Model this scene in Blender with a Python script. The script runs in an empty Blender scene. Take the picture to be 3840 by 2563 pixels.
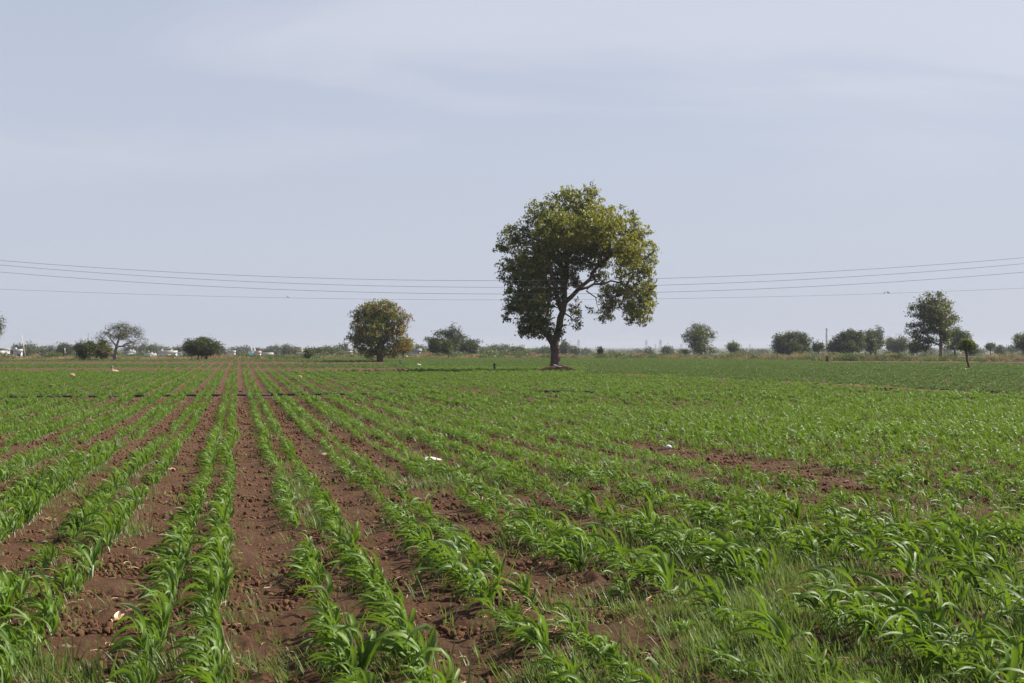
import bpy, math, random
import numpy as np
from mathutils import Vector

random.seed(11)
rng = np.random.default_rng(11)
sc = bpy.context.scene

# ------------------------------------------------------------------ camera, sky, sun, exposure
PW, PH, FPX = 3840.0, 2563.0, 5333.3          # photograph size and focal length in its pixels (50 mm on 36 mm)
HORIZON = 1300.0                               # eye-level line in the photograph
ROWS_VX = 891.0                                # where the crop rows vanish
EYE = 1.6
YAW = math.atan((PW / 2 - ROWS_VX) / FPX)      # rows run along +Y, the camera looks YAW to the right of them
FW = np.array([math.sin(YAW), math.cos(YAW)])
RT = np.array([math.cos(YAW), -math.sin(YAW)])

cam_d = bpy.data.cameras.new('camera')
cam_d.lens = 50.0
cam_d.sensor_width = 36.0
cam_d.clip_start = 0.1
cam_d.clip_end = 30000.0
cam = bpy.data.objects.new('camera', cam_d)
sc.collection.objects.link(cam)
cam.location = (0, 0, EYE)
cam.rotation_euler = (math.radians(90) + math.atan((HORIZON - PH / 2) / FPX), 0, -YAW)
sc.camera = cam

SUN_EL = math.radians(41)
SUN_BEHIND = math.radians(22)                  # how far beyond square-on the sun stands
sh = RT * math.cos(SUN_BEHIND) + FW * math.sin(SUN_BEHIND)
SUN = np.array([sh[0] * math.cos(SUN_EL), sh[1] * math.cos(SUN_EL), math.sin(SUN_EL)])

world = bpy.data.worlds.new('World')
sc.world = world
world.use_nodes = True
wn, wl = world.node_tree.nodes, world.node_tree.links
wn.clear()
w_out = wn.new('ShaderNodeOutputWorld')
w_bg = wn.new('ShaderNodeBackground')
w_bg.inputs['Strength'].default_value = 0.054
sky = wn.new('ShaderNodeTexSky')
sky.sky_type = 'NISHITA'
sky.sun_disc = False
sky.sun_elevation = SUN_EL
sky.sun_rotation = math.atan2(SUN[0], SUN[1])
sky.altitude = 500
sky.air_density = 1.0
sky.dust_density = 2.0
sky.ozone_density = 1.5
# a thin veil of high cloud, streaked towards the upper sky
tc = wn.new('ShaderNodeTexCoord')
sep = wn.new('ShaderNodeSeparateXYZ')
wl.new(tc.outputs['Generated'], sep.inputs[0])
zc = wn.new('ShaderNodeMath'); zc.operation = 'MAXIMUM'; zc.inputs[1].default_value = 0.03
wl.new(sep.outputs['Z'], zc.inputs[0])
def wmath(op, a, b=None, clamp=False):
    n = wn.new('ShaderNodeMath'); n.operation = op; n.use_clamp = clamp
    for i, v in enumerate((a, b)):
        if v is None: continue
        if isinstance(v, (int, float)): n.inputs[i].default_value = v
        else: wl.new(v, n.inputs[i])
    return n.outputs[0]
zden = wmath('ADD', zc.outputs[0], 0.22)
cx = wmath('DIVIDE', sep.outputs['X'], zden)
cy = wmath('DIVIDE', sep.outputs['Y'], zden)
comb = wn.new('ShaderNodeCombineXYZ'); wl.new(cx, comb.inputs[0]); wl.new(cy, comb.inputs[1])
mapn = wn.new('ShaderNodeMapping'); wl.new(comb.outputs[0], mapn.inputs[0])
mapn.inputs['Rotation'].default_value = (0, 0, -0.2)
mapn.inputs['Scale'].default_value = (0.6, 1.1, 1)
mapn.inputs['Location'].default_value = (1.3, 6.3, 0)
cn = wn.new('ShaderNodeTexNoise'); wl.new(mapn.outputs[0], cn.inputs['Vector'])
cn.inputs['Scale'].default_value = 1.5; cn.inputs['Detail'].default_value = 6.0
cn.inputs['Roughness'].default_value = 0.5; cn.inputs['Distortion'].default_value = 0.7
cr = wn.new('ShaderNodeMapRange'); wl.new(cn.outputs['Fac'], cr.inputs['Value'])
cr.inputs['From Min'].default_value = 0.40; cr.inputs['From Max'].default_value = 0.66
cr.interpolation_type = 'SMOOTHSTEP'
hi = wn.new('ShaderNodeMapRange'); wl.new(sep.outputs['Z'], hi.inputs['Value'])
hi.inputs['From Min'].default_value = 0.08; hi.inputs['From Max'].default_value = 0.19
hi.interpolation_type = 'SMOOTHSTEP'
veil = wmath('MULTIPLY', cr.outputs[0], hi.outputs[0])
veil = wmath('MULTIPLY', veil, 0.42)
veil_all = wmath('ADD', veil, 0.0)
tint = wn.new('ShaderNodeMix'); tint.data_type = 'RGBA'
tmr = wn.new('ShaderNodeMapRange'); wl.new(sep.outputs['Z'], tmr.inputs['Value'])      # haze thins towards the zenith
tmr.inputs['From Min'].default_value = 0.05; tmr.inputs['From Max'].default_value = 0.9
tmr.inputs['To Min'].default_value = 0.90; tmr.inputs['To Max'].default_value = 0.30
wl.new(tmr.outputs[0], tint.inputs[0])
SKY_HAZE = (4.58, 4.90, 5.84, 1)               # even pale veil in the sky's own units
tint.inputs[7].default_value = SKY_HAZE
wl.new(sky.outputs[0], tint.inputs[6])
mixc = wn.new('ShaderNodeMix'); mixc.data_type = 'RGBA'
wl.new(veil_all, mixc.inputs[0]); wl.new(tint.outputs[2], mixc.inputs[6])
mixc.inputs[7].default_value = (6.2, 6.3, 6.95, 1)
wl.new(mixc.outputs[2], w_bg.inputs['Color'])
wl.new(w_bg.outputs[0], w_out.inputs['Surface'])

sun_d = bpy.data.lights.new('sun', 'SUN')
sun_d.energy = 5.0
sun_d.angle = math.radians(0.6)
sun_d.color = (1.0, 0.93, 0.82)
sun = bpy.data.objects.new('sun', sun_d)
sc.collection.objects.link(sun)
sun.rotation_euler = Vector(-SUN).to_track_quat('-Z', 'Y').to_euler()

vs = sc.view_settings
vs.view_transform = 'Standard'; vs.look = 'None'; vs.exposure = 1.2; vs.gamma = 1.0
vs.use_curve_mapping = False
sc.display_settings.display_device = 'sRGB'
sc.render.engine = 'CYCLES'
cy_ = sc.cycles
cy_.max_bounces = 6; cy_.diffuse_bounces = 3; cy_.glossy_bounces = 2; cy_.transmission_bounces = 4
cy_.volume_bounces = 0
cy_.use_denoising = True
cy_.caustics_reflective = False; cy_.caustics_refractive = False

# ------------------------------------------------------------------ helpers
def tag(o, label=None, cat=None, group=None, kind=None):
    if label: o['label'] = label
    if cat: o['category'] = cat
    if group: o['group'] = group
    if kind: o['kind'] = kind
    return o

def new_mesh(name, V, faces, mat, smooth=False, col=None):
    """V (n,3); faces: one int array (m,k) or a list of such arrays / lists"""
    me = bpy.data.meshes.new(name)
    V = np.asarray(V, np.float32)
    if isinstance(faces, np.ndarray): faces = [faces]
    tot, idx = [], []
    for f in faces:
        f = np.asarray(f, np.int32)
        if f.ndim == 1: f = f[None, :]
        if len(f) == 0: continue
        tot.append(np.full(len(f), f.shape[1], np.int32)); idx.append(f.ravel())
    tot = np.concatenate(tot); idx = np.concatenate(idx)
    start = np.concatenate([[0], np.cumsum(tot)[:-1]]).astype(np.int32)
    me.vertices.add(len(V)); me.vertices.foreach_set('co', V.ravel())
    me.loops.add(len(idx)); me.loops.foreach_set('vertex_index', idx)
    me.polygons.add(len(tot)); me.polygons.foreach_set('loop_start', start)
    me.polygons.foreach_set('loop_total', tot)
    if smooth: me.polygons.foreach_set('use_smooth', np.ones(len(tot), bool))
    if col is not None:
        a = me.color_attributes.new('Col', 'FLOAT_COLOR', 'POINT')
        c = np.ones((len(V), 4), np.float32); c[:, :3] = col
        a.data.foreach_set('color', c.ravel())
    me.update(calc_edges=True)
    if mat is not None: me.materials.append(mat)
    return me

def obj(name, me, parent=None, loc=(0, 0, 0), rz=0.0, coll=None):
    o = bpy.data.objects.new(name, me)
    (coll or sc.collection).objects.link(o)
    o.location = loc
    if rz: o.rotation_euler = (0, 0, rz)
    if parent is not None: o.parent = parent
    return o

def empty(name, loc, rz=0.0):
    o = obj(name, None, None, loc, rz)
    o.empty_display_size = 0.2
    return o

class MB:
    """collects boxes, tubes and lathes into one mesh"""
    def __init__(s): s.v = []; s.f = {}; s.n = 0
    def add(s, V, F):
        V = np.asarray(V, float); s.v.append(V)
        for f in F: s.f.setdefault(len(f), []).append([i + s.n for i in f])
        s.n += len(V); return s
    def box(s, c, d, rz=0.0):
        c = np.asarray(c, float); d = np.asarray(d, float) / 2
        q = np.array([(-1,-1,-1),(1,-1,-1),(1,1,-1),(-1,1,-1),(-1,-1,1),(1,-1,1),(1,1,1),(-1,1,1)]) * d
        if rz:
            co, si = math.cos(rz), math.sin(rz)
            q = np.stack([q[:,0]*co - q[:,1]*si, q[:,0]*si + q[:,1]*co, q[:,2]], 1)
        return s.add(q + c, [(3,2,1,0),(4,5,6,7),(0,1,5,4),(1,2,6,5),(2,3,7,6),(3,0,4,7)])
    def tube(s, P, R, k=6, cap=True):
        P = np.asarray(P, float); n = len(P)
        R = np.full(n, R, float) if np.isscalar(R) else np.asarray(R, float)
        T = np.gradient(P, axis=0) if n > 2 else np.repeat((P[1:] - P[:1]), 2, 0)
        T /= np.linalg.norm(T, axis=1)[:, None] + 1e-9
        a = np.where(np.abs(T[:, 2:3]) < 0.9, [[0, 0, 1.0]], [[1.0, 0, 0]])
        a = np.repeat(a[:1], n, 0)
        X = np.cross(T, a); X /= np.linalg.norm(X, axis=1)[:, None] + 1e-9
        Y = np.cross(T, X)
        th = np.arange(k) * 2 * math.pi / k
        V = P[:, None] + R[:, None, None] * (X[:, None] * np.cos(th)[None, :, None] + Y[:, None] * np.sin(th)[None, :, None])
        F = []
        for i in range(n - 1):
            for j in range(k):
                F.append((i*k + j, i*k + (j+1) % k, (i+1)*k + (j+1) % k, (i+1)*k + j))
        if cap:
            F.append(tuple(range(k - 1, -1, -1))); F.append(tuple((n-1)*k + j for j in range(k)))
        return s.add(V.reshape(-1, 3), F)
    def lathe(s, prof, k=16, c=(0, 0, 0)):
        th = np.arange(k) * 2 * math.pi / k
        V = np.array([[(r*math.cos(t) + c[0], r*math.sin(t) + c[1], z + c[2]) for t in th] for r, z in prof])
        F = []
        for i in range(len(prof) - 1):
            for j in range(k):
                F.append((i*k + j, i*k + (j+1) % k, (i+1)*k + (j+1) % k, (i+1)*k + j))
        F.append(tuple(range(k - 1, -1, -1))); F.append(tuple((len(prof)-1)*k + j for j in range(k)))
        return s.add(V.reshape(-1, 3), F)
    def mesh(s, name, mat, smooth=False, col=None):
        V = np.concatenate(s.v)
        F = [np.array(f) for f in s.f.values()]
        return new_mesh(name, V, F, mat, smooth, col)

# value noise, vectorised
def _hash(ix, iy, seed):
    h = (ix.astype(np.int64) * 374761393 + iy.astype(np.int64) * 668265263 + seed * 974711) & 0x7fffffff
    h = ((h ^ (h >> 13)) * 1274126177) & 0x7fffffff
    return ((h ^ (h >> 16)) & 0xffff) / 65535.0
def vnoise(x, y, seed=0):
    x = np.asarray(x, float); y = np.asarray(y, float)
    ix = np.floor(x); iy = np.floor(y); fx = x - ix; fy = y - iy
    fx = fx*fx*(3 - 2*fx); fy = fy*fy*(3 - 2*fy)
    a = _hash(ix, iy, seed); b = _hash(ix+1, iy, seed); c = _hash(ix, iy+1, seed); d = _hash(ix+1, iy+1, seed)
    return (a*(1-fx) + b*fx)*(1-fy) + (c*(1-fx) + d*fx)*fy

# ------------------------------------------------------------------ the lie of the land
def smooth(a, b, x):
    t = np.clip((np.asarray(x, float) - a) / (b - a), 0, 1); return t*t*(3 - 2*t)
SLOPE, FL_A, FL_B = 0.0103, 25.0, 70.0
def base_z(y):
    y = np.asarray(y, float)
    t = np.clip((y - FL_A) / (FL_B - FL_A), 0, 1)
    z = np.where(y < FL_A, -SLOPE * y, -SLOPE * FL_A - SLOPE * (FL_B - FL_A) * (t - t*t/2))
    z = np.where(y < 0, 0.0, z)
    return z - 5.5 * smooth(235, 820, y)       # the land falls away to the village
PERIOD, ROW0, HALF = 0.965, -0.24, 0.16
def furrow(x):
    u = (x - ROW0) / PERIOD
    return 0.022 * np.cos(2 * np.pi * u)
def unproj(px, py):
    r = (px - PW/2) / FPX; u = -(py - HORIZON) / FPX
    dx = r*RT[0] + FW[0]; dy = r*RT[1] + FW[1]
    ts = np.geomspace(3, 4000, 6000)
    i = int(np.argmax(EYE + u*ts < base_z(dy*ts)))
    return np.array([dx*ts[i], dy*ts[i]])
def at(px, d):
    """ground point in the photograph's column px at forward distance d"""
    r = (px - PW/2) / FPX
    p = FW*d + RT*(r*d)
    return np.array([p[0], p[1], float(base_z(p[1]))])
def py_of(z, d): return HORIZON - (z - EYE) * FPX / d
def z_of(py, d): return EYE - (py - HORIZON) * d / FPX
def proj(x, y, z):
    f = x*FW[0] + y*FW[1]; r = x*RT[0] + y*RT[1]
    return PW/2 + FPX*r/f, HORIZON - FPX*(z - EYE)/f, f
def fwd(p): return p[0]*FW[0] + p[1]*FW[1]

# far edge of the field, left to right
EDGE = np.array([unproj(px, py) for px, py in ((-900,1353),(0,1352),(640,1351),(1000,1349),(1300,1348),(1700,1346),(2350,1347),(2850,1352),(3100,1355),(3840,1358),(4500,1360))])
E_A = np.arctan2(EDGE[:,0], EDGE[:,1]); E_D = np.hypot(EDGE[:,0], EDGE[:,1])
def edge_dist(x, y): return np.interp(np.arctan2(x, y), E_A, E_D)

# ------------------------------------------------------------------ materials
def nt(name):
    m = bpy.data.materials.new(name); m.use_nodes = True
    n = m.node_tree.nodes; n.clear()
    return m, n, m.node_tree.links
def N(n, t, **kw):
    x = n.new('ShaderNode' + t)
    for k, v in kw.items(): setattr(x, k, v)
    return x
def mixc_(n, l, fac, a, b, blend='MIX'):
    m = N(n, 'Mix', data_type='RGBA', blend_type=blend)
    for i, v in ((0, fac), (6, a), (7, b)):
        if isinstance(v, (int, float)): m.inputs[i].default_value = v
        elif isinstance(v, tuple): m.inputs[i].default_value = v if len(v) == 4 else v + (1,)
        else: l.new(v, m.inputs[i])
    return m.outputs[2]
def noise_(n, l, scale, detail=4, rough=0.55, vec=None, dist=0.0):
    t = N(n, 'TexNoise'); t.inputs['Scale'].default_value = scale
    t.inputs['Detail'].default_value = detail; t.inputs['Roughness'].default_value = rough
    t.inputs['Distortion'].default_value = dist
    if vec is not None: l.new(vec, t.inputs['Vector'])
    return t.outputs['Fac']
def ramp_(n, l, fac, lo, hi):
    r = N(n, 'MapRange'); l.new(fac, r.inputs[0]); r.inputs[1].default_value = lo; r.inputs[2].default_value = hi
    return r.outputs[0]

def simple(name, c1, c2=None, scale=8.0, rough=0.85, bump=0.0, bscale=30.0, spec=0.3):
    m, n, l = nt(name)
    o = N(n, 'OutputMaterial'); p = N(n, 'BsdfPrincipled')
    tcn = N(n, 'TexCoord')
    p.inputs['Roughness'].default_value = rough; p.inputs['Specular IOR Level'].default_value = spec
    if c2 is None: c2 = tuple(0.8*x for x in c1)
    f = ramp_(n, l, noise_(n, l, scale, 5, 0.6, tcn.outputs['Object']), 0.3, 0.7)
    l.new(mixc_(n, l, f, c1, c2), p.inputs['Base Color'])
    if bump:
        b = N(n, 'Bump'); b.inputs['Strength'].default_value = bump; b.inputs['Distance'].default_value = 0.02
        l.new(noise_(n, l, bscale, 6, 0.65, tcn.outputs['Object']), b.inputs['Height']); l.new(b.outputs[0], p.inputs['Normal'])
    l.new(p.outputs[0], o.inputs[0])
    return m

def leafy(name, ca, cb, under, trans, tfac=0.4, rough=0.5, spec=0.35, use_col=False):
    """thin leaf: gloss above, paler below, light shining through"""
    m, n, l = nt(name)
    o = N(n, 'OutputMaterial'); p = N(n, 'BsdfPrincipled'); t = N(n, 'BsdfTranslucent'); mx = N(n, 'MixShader')
    oi = N(n, 'ObjectInfo'); g = N(n, 'NewGeometry')
    p.inputs['Roughness'].default_value = rough; p.inputs['Specular IOR Level'].default_value = spec
    if use_col:
        at_ = N(n, 'Attribute'); at_.attribute_name = 'Col'
        base = at_.outputs['Color']
        tr = mixc_(n, l, 1.0, base, trans, 'MULTIPLY')
    else:
        base = mixc_(n, l, oi.outputs['Random'], ca, cb)
        nz = ramp_(n, l, noise_(n, l, 0.35, 2, 0.5, g.outputs['Position']), 0.3, 0.7)
        base = mixc_(n, l, nz, base, mixc_(n, l, 0.55, base, ca))
        tr = mixc_(n, l, oi.outputs['Random'], trans, tuple(0.75*x for x in trans))
    if under is not None:
        base = mixc_(n, l, g.outputs['Backfacing'], base, under)
    l.new(base, p.inputs['Base Color']); l.new(tr, t.inputs['Color'])
    mx.inputs[0].default_value = tfac
    l.new(p.outputs[0], mx.inputs[1]); l.new(t.outputs[0], mx.inputs[2]); l.new(mx.outputs[0], o.inputs[0])
    return m

def soil_material():
    m, n, l = nt('soil')
    o = N(n, 'OutputMaterial'); p = N(n, 'BsdfPrincipled'); g = N(n, 'NewGeometry')
    p.inputs['Roughness'].default_value = 0.95; p.inputs['Specular IOR Level'].default_value = 0.12
    pos = g.outputs['Position']
    f1 = ramp_(n, l, noise_(n, l, 1.3, 4, 0.6, pos), 0.3, 0.7)
    f2 = ramp_(n, l, noise_(n, l, 26.0, 6, 0.7, pos), 0.32, 0.7)
    c = mixc_(n, l, f1, (0.088, 0.045, 0.023), (0.128, 0.067, 0.036))
    c = mixc_(n, l, f2, (0.060, 0.030, 0.017), c)
    at_ = N(n, 'Attribute'); at_.attribute_name = 'Col'       # red: rough scrubland beyond the field
    s = N(n, 'SeparateColor'); l.new(at_.outputs['Color'], s.inputs[0])
    f3 = ramp_(n, l, noise_(n, l, 0.05, 5, 0.6, pos), 0.35, 0.65)
    scr = mixc_(n, l, f3, (0.052, 0.060, 0.026), (0.092, 0.074, 0.040))
    c = mixc_(n, l, s.outputs[0], c, scr)
    l.new(c, p.inputs['Base Color'])
    b = N(n, 'Bump'); b.inputs['Strength'].default_value = 1.0; b.inputs['Distance'].default_value = 0.055
    l.new(noise_(n, l, 24.0, 8, 0.75, pos), b.inputs['Height']); l.new(b.outputs[0], p.inputs['Normal'])
    l.new(p.outputs[0], o.inputs[0])
    return m

M = {}
M['soil'] = soil_material()
M['clod'] = simple('clod', (0.128, 0.068, 0.038), (0.072, 0.037, 0.021), 14, 0.95, 0.5, 60, 0.1)
M['sorghum'] = leafy('sorghum_leaf', (0.046, 0.096, 0.009), (0.098, 0.172, 0.015), (0.145, 0.205, 0.080), (0.19, 0.32, 0.014), 0.27, 0.52, 0.22)
M['sorghum_b'] = leafy('sorghum_leaf_blue', (0.058, 0.106, 0.016), (0.110, 0.172, 0.028), (0.150, 0.195, 0.085), (0.13, 0.22, 0.03), 0.22, 0.55, 0.18)  # bluer leaves: a different growth stage, with distance haze mixed into the colour
M['stalk'] = simple('stalk', (0.27, 0.33, 0.20), (0.19, 0.22, 0.14), 12, 0.5, 0, 1, 0.4)
M['grass'] = leafy('weed_grass', (0.066, 0.105, 0.021), (0.150, 0.180, 0.060), None, (0.16, 0.24, 0.04), 0.35, 0.5, 0.35)
M['dry'] = leafy('dry_grass', (0.26, 0.185, 0.105), (0.19, 0.13, 0.07), None, (0.30, 0.20, 0.10), 0.3, 0.7, 0.2)
M['scrub'] = leafy('scrub_leaf', (0.058, 0.085, 0.023), (0.105, 0.118, 0.042), None, (0.12, 0.17, 0.04), 0.3, 0.6, 0.25)
M['straw'] = simple('straw', (0.36, 0.26, 0.15), (0.24, 0.16, 0.09), 20, 0.7, 0, 1, 0.3)
def tree_leaf(name, gain, tfac, rough=0.5, spec=0.3):
    return leafy(name, (0, 0, 0), (0, 0, 0), None, gain, tfac, rough, spec, use_col=True)
M['tree_leaf'] = tree_leaf('tree_leaf', (1.25, 1.2, 0.5), 0.42)
M['bark'] = simple('bark', (0.120, 0.088, 0.072), (0.055, 0.038, 0.032), 3.0, 0.95, 1.0, 9, 0.1)
M['bark_grey'] = simple('bark_grey', (0.24, 0.19, 0.155), (0.12, 0.09, 0.072), 3.0, 0.95, 0.8, 9, 0.1)
M['pipe'] = simple('pipe', (0.026, 0.026, 0.029), (0.040, 0.040, 0.044), 3, 0.75, 0, 1, 0.15)
M['wire'] = simple('wire', (0.12, 0.12, 0.13), None, 3, 0.6)
M['white'] = simple('whitewash', (0.52, 0.51, 0.49), (0.40, 0.39, 0.37), 0.8, 0.8)
M['cream'] = simple('cream_wall', (0.62, 0.55, 0.46), (0.52, 0.46, 0.38), 0.8, 0.85)
M['pink'] = simple('pink_wall', (0.62, 0.44, 0.36), (0.52, 0.36, 0.30), 0.8, 0.85)
M['greyw'] = simple('grey_wall', (0.33, 0.33, 0.34), (0.25, 0.25, 0.26), 0.8, 0.85)
M['blue'] = simple('blue_sheet', (0.07, 0.16, 0.36), (0.05, 0.11, 0.26), 1, 0.6)
M['sky_blue'] = simple('pale_blue_paint', (0.42, 0.63, 0.74), (0.34, 0.52, 0.62), 1, 0.7)
M['dark'] = simple('dark_opening', (0.02, 0.022, 0.026), (0.03, 0.03, 0.034), 2, 0.3)
M['steel'] = simple('galvanised_steel', (0.22, 0.23, 0.25), (0.17, 0.18, 0.20), 2, 0.55)
M['plastic'] = simple('white_plastic', (0.72, 0.73, 0.75), (0.52, 0.53, 0.56), 6, 0.45, 0.6, 40, 0.4)
M['stone'] = simple('stone', (0.42, 0.36, 0.31), (0.27, 0.22, 0.19), 9, 0.9, 0.6, 40)
M['redstone'] = simple('reddish_stone', (0.21, 0.125, 0.085), (0.13, 0.075, 0.05), 9, 0.9, 0.6, 40)
M['palestone'] = simple('pale_stone', (0.55, 0.51, 0.47), (0.40, 0.36, 0.33), 9, 0.9, 0.4, 40)
M['tan'] = simple('tan_stone', (0.36, 0.24, 0.16), (0.26, 0.175, 0.12), 6, 0.9)
M['husk'] = simple('dry_husk', (0.72, 0.56, 0.36), (0.55, 0.40, 0.24), 25, 0.6)
M['bird'] = simple('bird_feather', (0.05, 0.048, 0.046), (0.03, 0.03, 0.03), 20, 0.6)
M['black'] = simple('black_paint', (0.022, 0.022, 0.024), None, 5, 0.6)
M['greypost'] = simple('grey_post', (0.17, 0.18, 0.20), None, 5, 0.7)
M['darksoil'] = simple('dark_soil', (0.085, 0.048, 0.032), (0.045, 0.026, 0.018), 2.5, 0.95, 0.8, 8, 0.1)
M['stump'] = simple('stump_wood', (0.11, 0.055, 0.038), (0.06, 0.03, 0.022), 8, 0.95, 0.8, 20)

# ------------------------------------------------------------------ ground: one sheet to the horizon
def build_ground():
    fine = np.radians(np.linspace(-26, 26, 700))
    rest = np.radians(np.concatenate([np.linspace(26, 60, 18)[1:], np.linspace(60, 300, 24)[1:], np.linspace(300, 334, 18)[1:-1]]))
    ang = np.concatenate([fine, rest]) + YAW                       # clockwise from +Y
    rad = np.concatenate([np.geomspace(0.6, 5.5, 9)[:-1], np.geomspace(5.5, 40, 335)[:-1], np.geomspace(40, 320, 105)[:-1], np.geomspace(320, 8000, 26)])
    A, R = np.meshgrid(ang, rad)
    X = R*np.sin(A); Y = R*np.cos(A)
    Z = base_z(Y)
    inf = 1 - smooth(-2, 2, R - np.interp(A, E_A, E_D, left=E_D[0], right=E_D[-1]))
    Z = Z + furrow(X) * inf * smooth(0.4, 5, R)
    near = inf * (1 - smooth(40, 90, R))
    for wl_, amp, sd in ((0.55, 0.026, 1), (0.24, 0.030, 2), (0.11, 0.026, 3), (0.055, 0.015, 4)):
        nz = vnoise(X/wl_ + 17*sd, Y/wl_ + 5*sd, sd)
        keep = 1 - smooth(wl_*40, wl_*110, R)
        Z += near * keep * amp * (1 - 2*np.abs(nz*2 - 1))
    V = np.stack([X, Y, Z], -1).reshape(-1, 3)
    nr, na = R.shape
    i = np.arange(nr - 1)[:, None]; j = np.arange(na)[None, :]
    j2 = (j + 1) % na
    Fq = np.stack([i*na + j, (i+1)*na + j, (i+1)*na + j2, i*na + j2], -1).reshape(-1, 4)[:, ::-1]
    V = np.vstack([V, [[0, 0, 0]]]); c = len(V) - 1
    jj = np.arange(na)
    Ft = np.stack([np.full(na, c), jj, (jj+1) % na], 1)[:, ::-1]
    scr = np.append((1 - inf).ravel(), 0)
    col = np.stack([scr, scr*0, scr*0], 1)
    me = new_mesh('ground', V, [Fq, Ft], M['soil'], True, col)
    tag(obj('ground', me), 'brown tilled soil of the field and the land beyond', 'ground', kind='structure')
build_ground()

# ------------------------------------------------------------------ scatter by geometry nodes
def scatter(name, P, rot, scl, idx, protos, label, cat, parent=None):
    """protos: list of meshes, instanced at P"""
    coll = bpy.data.collections.new('source_' + name)
    for k, me in enumerate(protos):
        coll.objects.link(bpy.data.objects.new('%s_%02d' % (name, k), me))
    me = bpy.data.meshes.new(name)
    P = np.asarray(P, np.float32)
    me.vertices.add(len(P)); me.vertices.foreach_set('co', P.ravel())
    a = me.attributes.new('rot', 'FLOAT_VECTOR', 'POINT'); a.data.foreach_set('vector', np.asarray(rot, np.float32).ravel())
    a = me.attributes.new('scl', 'FLOAT', 'POINT'); a.data.foreach_set('value', np.asarray(scl, np.float32))
    a = me.attributes.new('idx', 'INT', 'POINT'); a.data.foreach_set('value', np.asarray(idx, np.int32))
    o = obj(name, me)
    ng = bpy.data.node_groups.new('scatter_' + name, 'GeometryNodeTree')
    ng.interface.new_socket('Geometry', in_out='INPUT', socket_type='NodeSocketGeometry')
    ng.interface.new_socket('Geometry', in_out='OUTPUT', socket_type='NodeSocketGeometry')
    n, l = ng.nodes, ng.links
    gi = n.new('NodeGroupInput'); go = n.new('NodeGroupOutput')
    ci = n.new('GeometryNodeCollectionInfo'); ci.inputs['Collection'].default_value = coll
    ci.inputs['Separate Children'].default_value = True; ci.inputs['Reset Children'].default_value = True
    ip = n.new('GeometryNodeInstanceOnPoints'); ip.inputs['Pick Instance'].default_value = True
    def na(nm, ty):
        x = n.new('GeometryNodeInputNamedAttribute'); x.data_type = ty; x.inputs['Name'].default_value = nm
        return x.outputs['Attribute']
    l.new(gi.outputs[0], ip.inputs['Points']); l.new(ci.outputs[0], ip.inputs['Instance'])
    l.new(na('idx', 'INT'), ip.inputs['Instance Index'])
    er = n.new('FunctionNodeEulerToRotation'); l.new(na('rot', 'FLOAT_VECTOR'), er.inputs[0]); l.new(er.outputs[0], ip.inputs['Rotation'])
    l.new(na('scl', 'FLOAT'), ip.inputs['Scale'])
    l.new(ip.outputs[0], go.inputs[0])
    md = o.modifiers.new('scatter', 'NODES'); md.node_group = ng
    tag(o, label, cat, kind='stuff')
    return o

# ------------------------------------------------------------------ sorghum
WIND = np.array([-0.985, -0.12, 0.0])
def leaf_strip(p0, d0, length, width, nseg, bend, droop, crease=0.2, three=True, twist=0.0):
    pos = np.array(p0, float); d = np.array(d0, float); d /= np.linalg.norm(d)
    st = length / nseg; V = []
    for i in range(nseg + 1):
        t = i / nseg
        w = width * min(1.0, 0.45 + 2.6*t) * max(0.0, 1 - t**2.4)**0.75
        if i == nseg: w = 0.0012
        s = np.cross(d, (0, 0, 1.0)); ns = np.linalg.norm(s)
        s = s/ns if ns > 0.05 else np.array([0, 1.0, 0])
        nrm = np.cross(s, d)
        a = twist * t
        s2 = s*math.cos(a) + nrm*math.sin(a); n2 = nrm*math.cos(a) - s*math.sin(a)
        if three: V += [pos - s2*w/2 + n2*w*crease, pos, pos + s2*w/2 + n2*w*crease]
        else: V += [pos - s2*w/2, pos + s2*w/2]
        pos = pos + d*st
        d = d + (WIND*bend*(0.35 + t) + np.array([0, 0, -1.0])*droop*(0.25 + 1.5*t)) * st / 0.1
        d /= np.linalg.norm(d)
    k = 3 if three else 2
    F = []
    for i in range(nseg):
        for j in range(k - 1):
            F.append((i*k + j, i*k + j + 1, (i+1)*k + j + 1, (i+1)*k + j))
    return np.array(V), np.array(F)

def plant_design(rs, size=1.0):
    """stalk path and leaf starts of one plant, bent by the wind"""
    lean = rs.uniform(0.15, 0.60); h = rs.uniform(0.09, 0.19)*size
    side = rs.normal(0, 0.08)
    path = [np.array([0, 0, -0.03])]
    for t in np.linspace(0, 1, 4):
        path.append(np.array([-lean*h*t*t*0.9, side*h*t, h*t]))
    leaves = []
    nl = rs.randint(4, 9)
    az0 = rs.uniform(0, math.pi)
    for i in range(nl):
        t = (i + 0.6)/nl
        ts = 0.30 + 0.70*t
        k = min(3, int(ts*3)); f = ts*3 - k
        p = path[1 + k] if k >= 3 else path[1 + k]*(1 - f) + path[2 + k]*f
        az = az0 + math.pi*(i % 2) + rs.normal(0, 0.5)
        up = 0.9 + 1.2*t
        d = np.array([math.cos(az)*0.6 - 0.30, math.sin(az)*0.6, up])
        L = (0.14 + 0.255*math.sin(math.pi*min(1, 0.22 + 0.66*t)))*rs.uniform(0.7, 1.22)*size
        W = (0.0185 + 0.0185*math.sin(math.pi*(0.15 + 0.6*t)))*rs.uniform(0.8, 1.2)*size
        if i == nl - 1: L *= 0.75; W *= 0.75; d = np.array([rs.normal(-0.1, 0.12), rs.normal(0, 0.12), 2.2])
        leaves.append((p, d, L, W, rs.uniform(0.22, 0.72), rs.uniform(0.30, 1.45), rs.normal(0, 1.2)))
    return path, leaves, h

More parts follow.
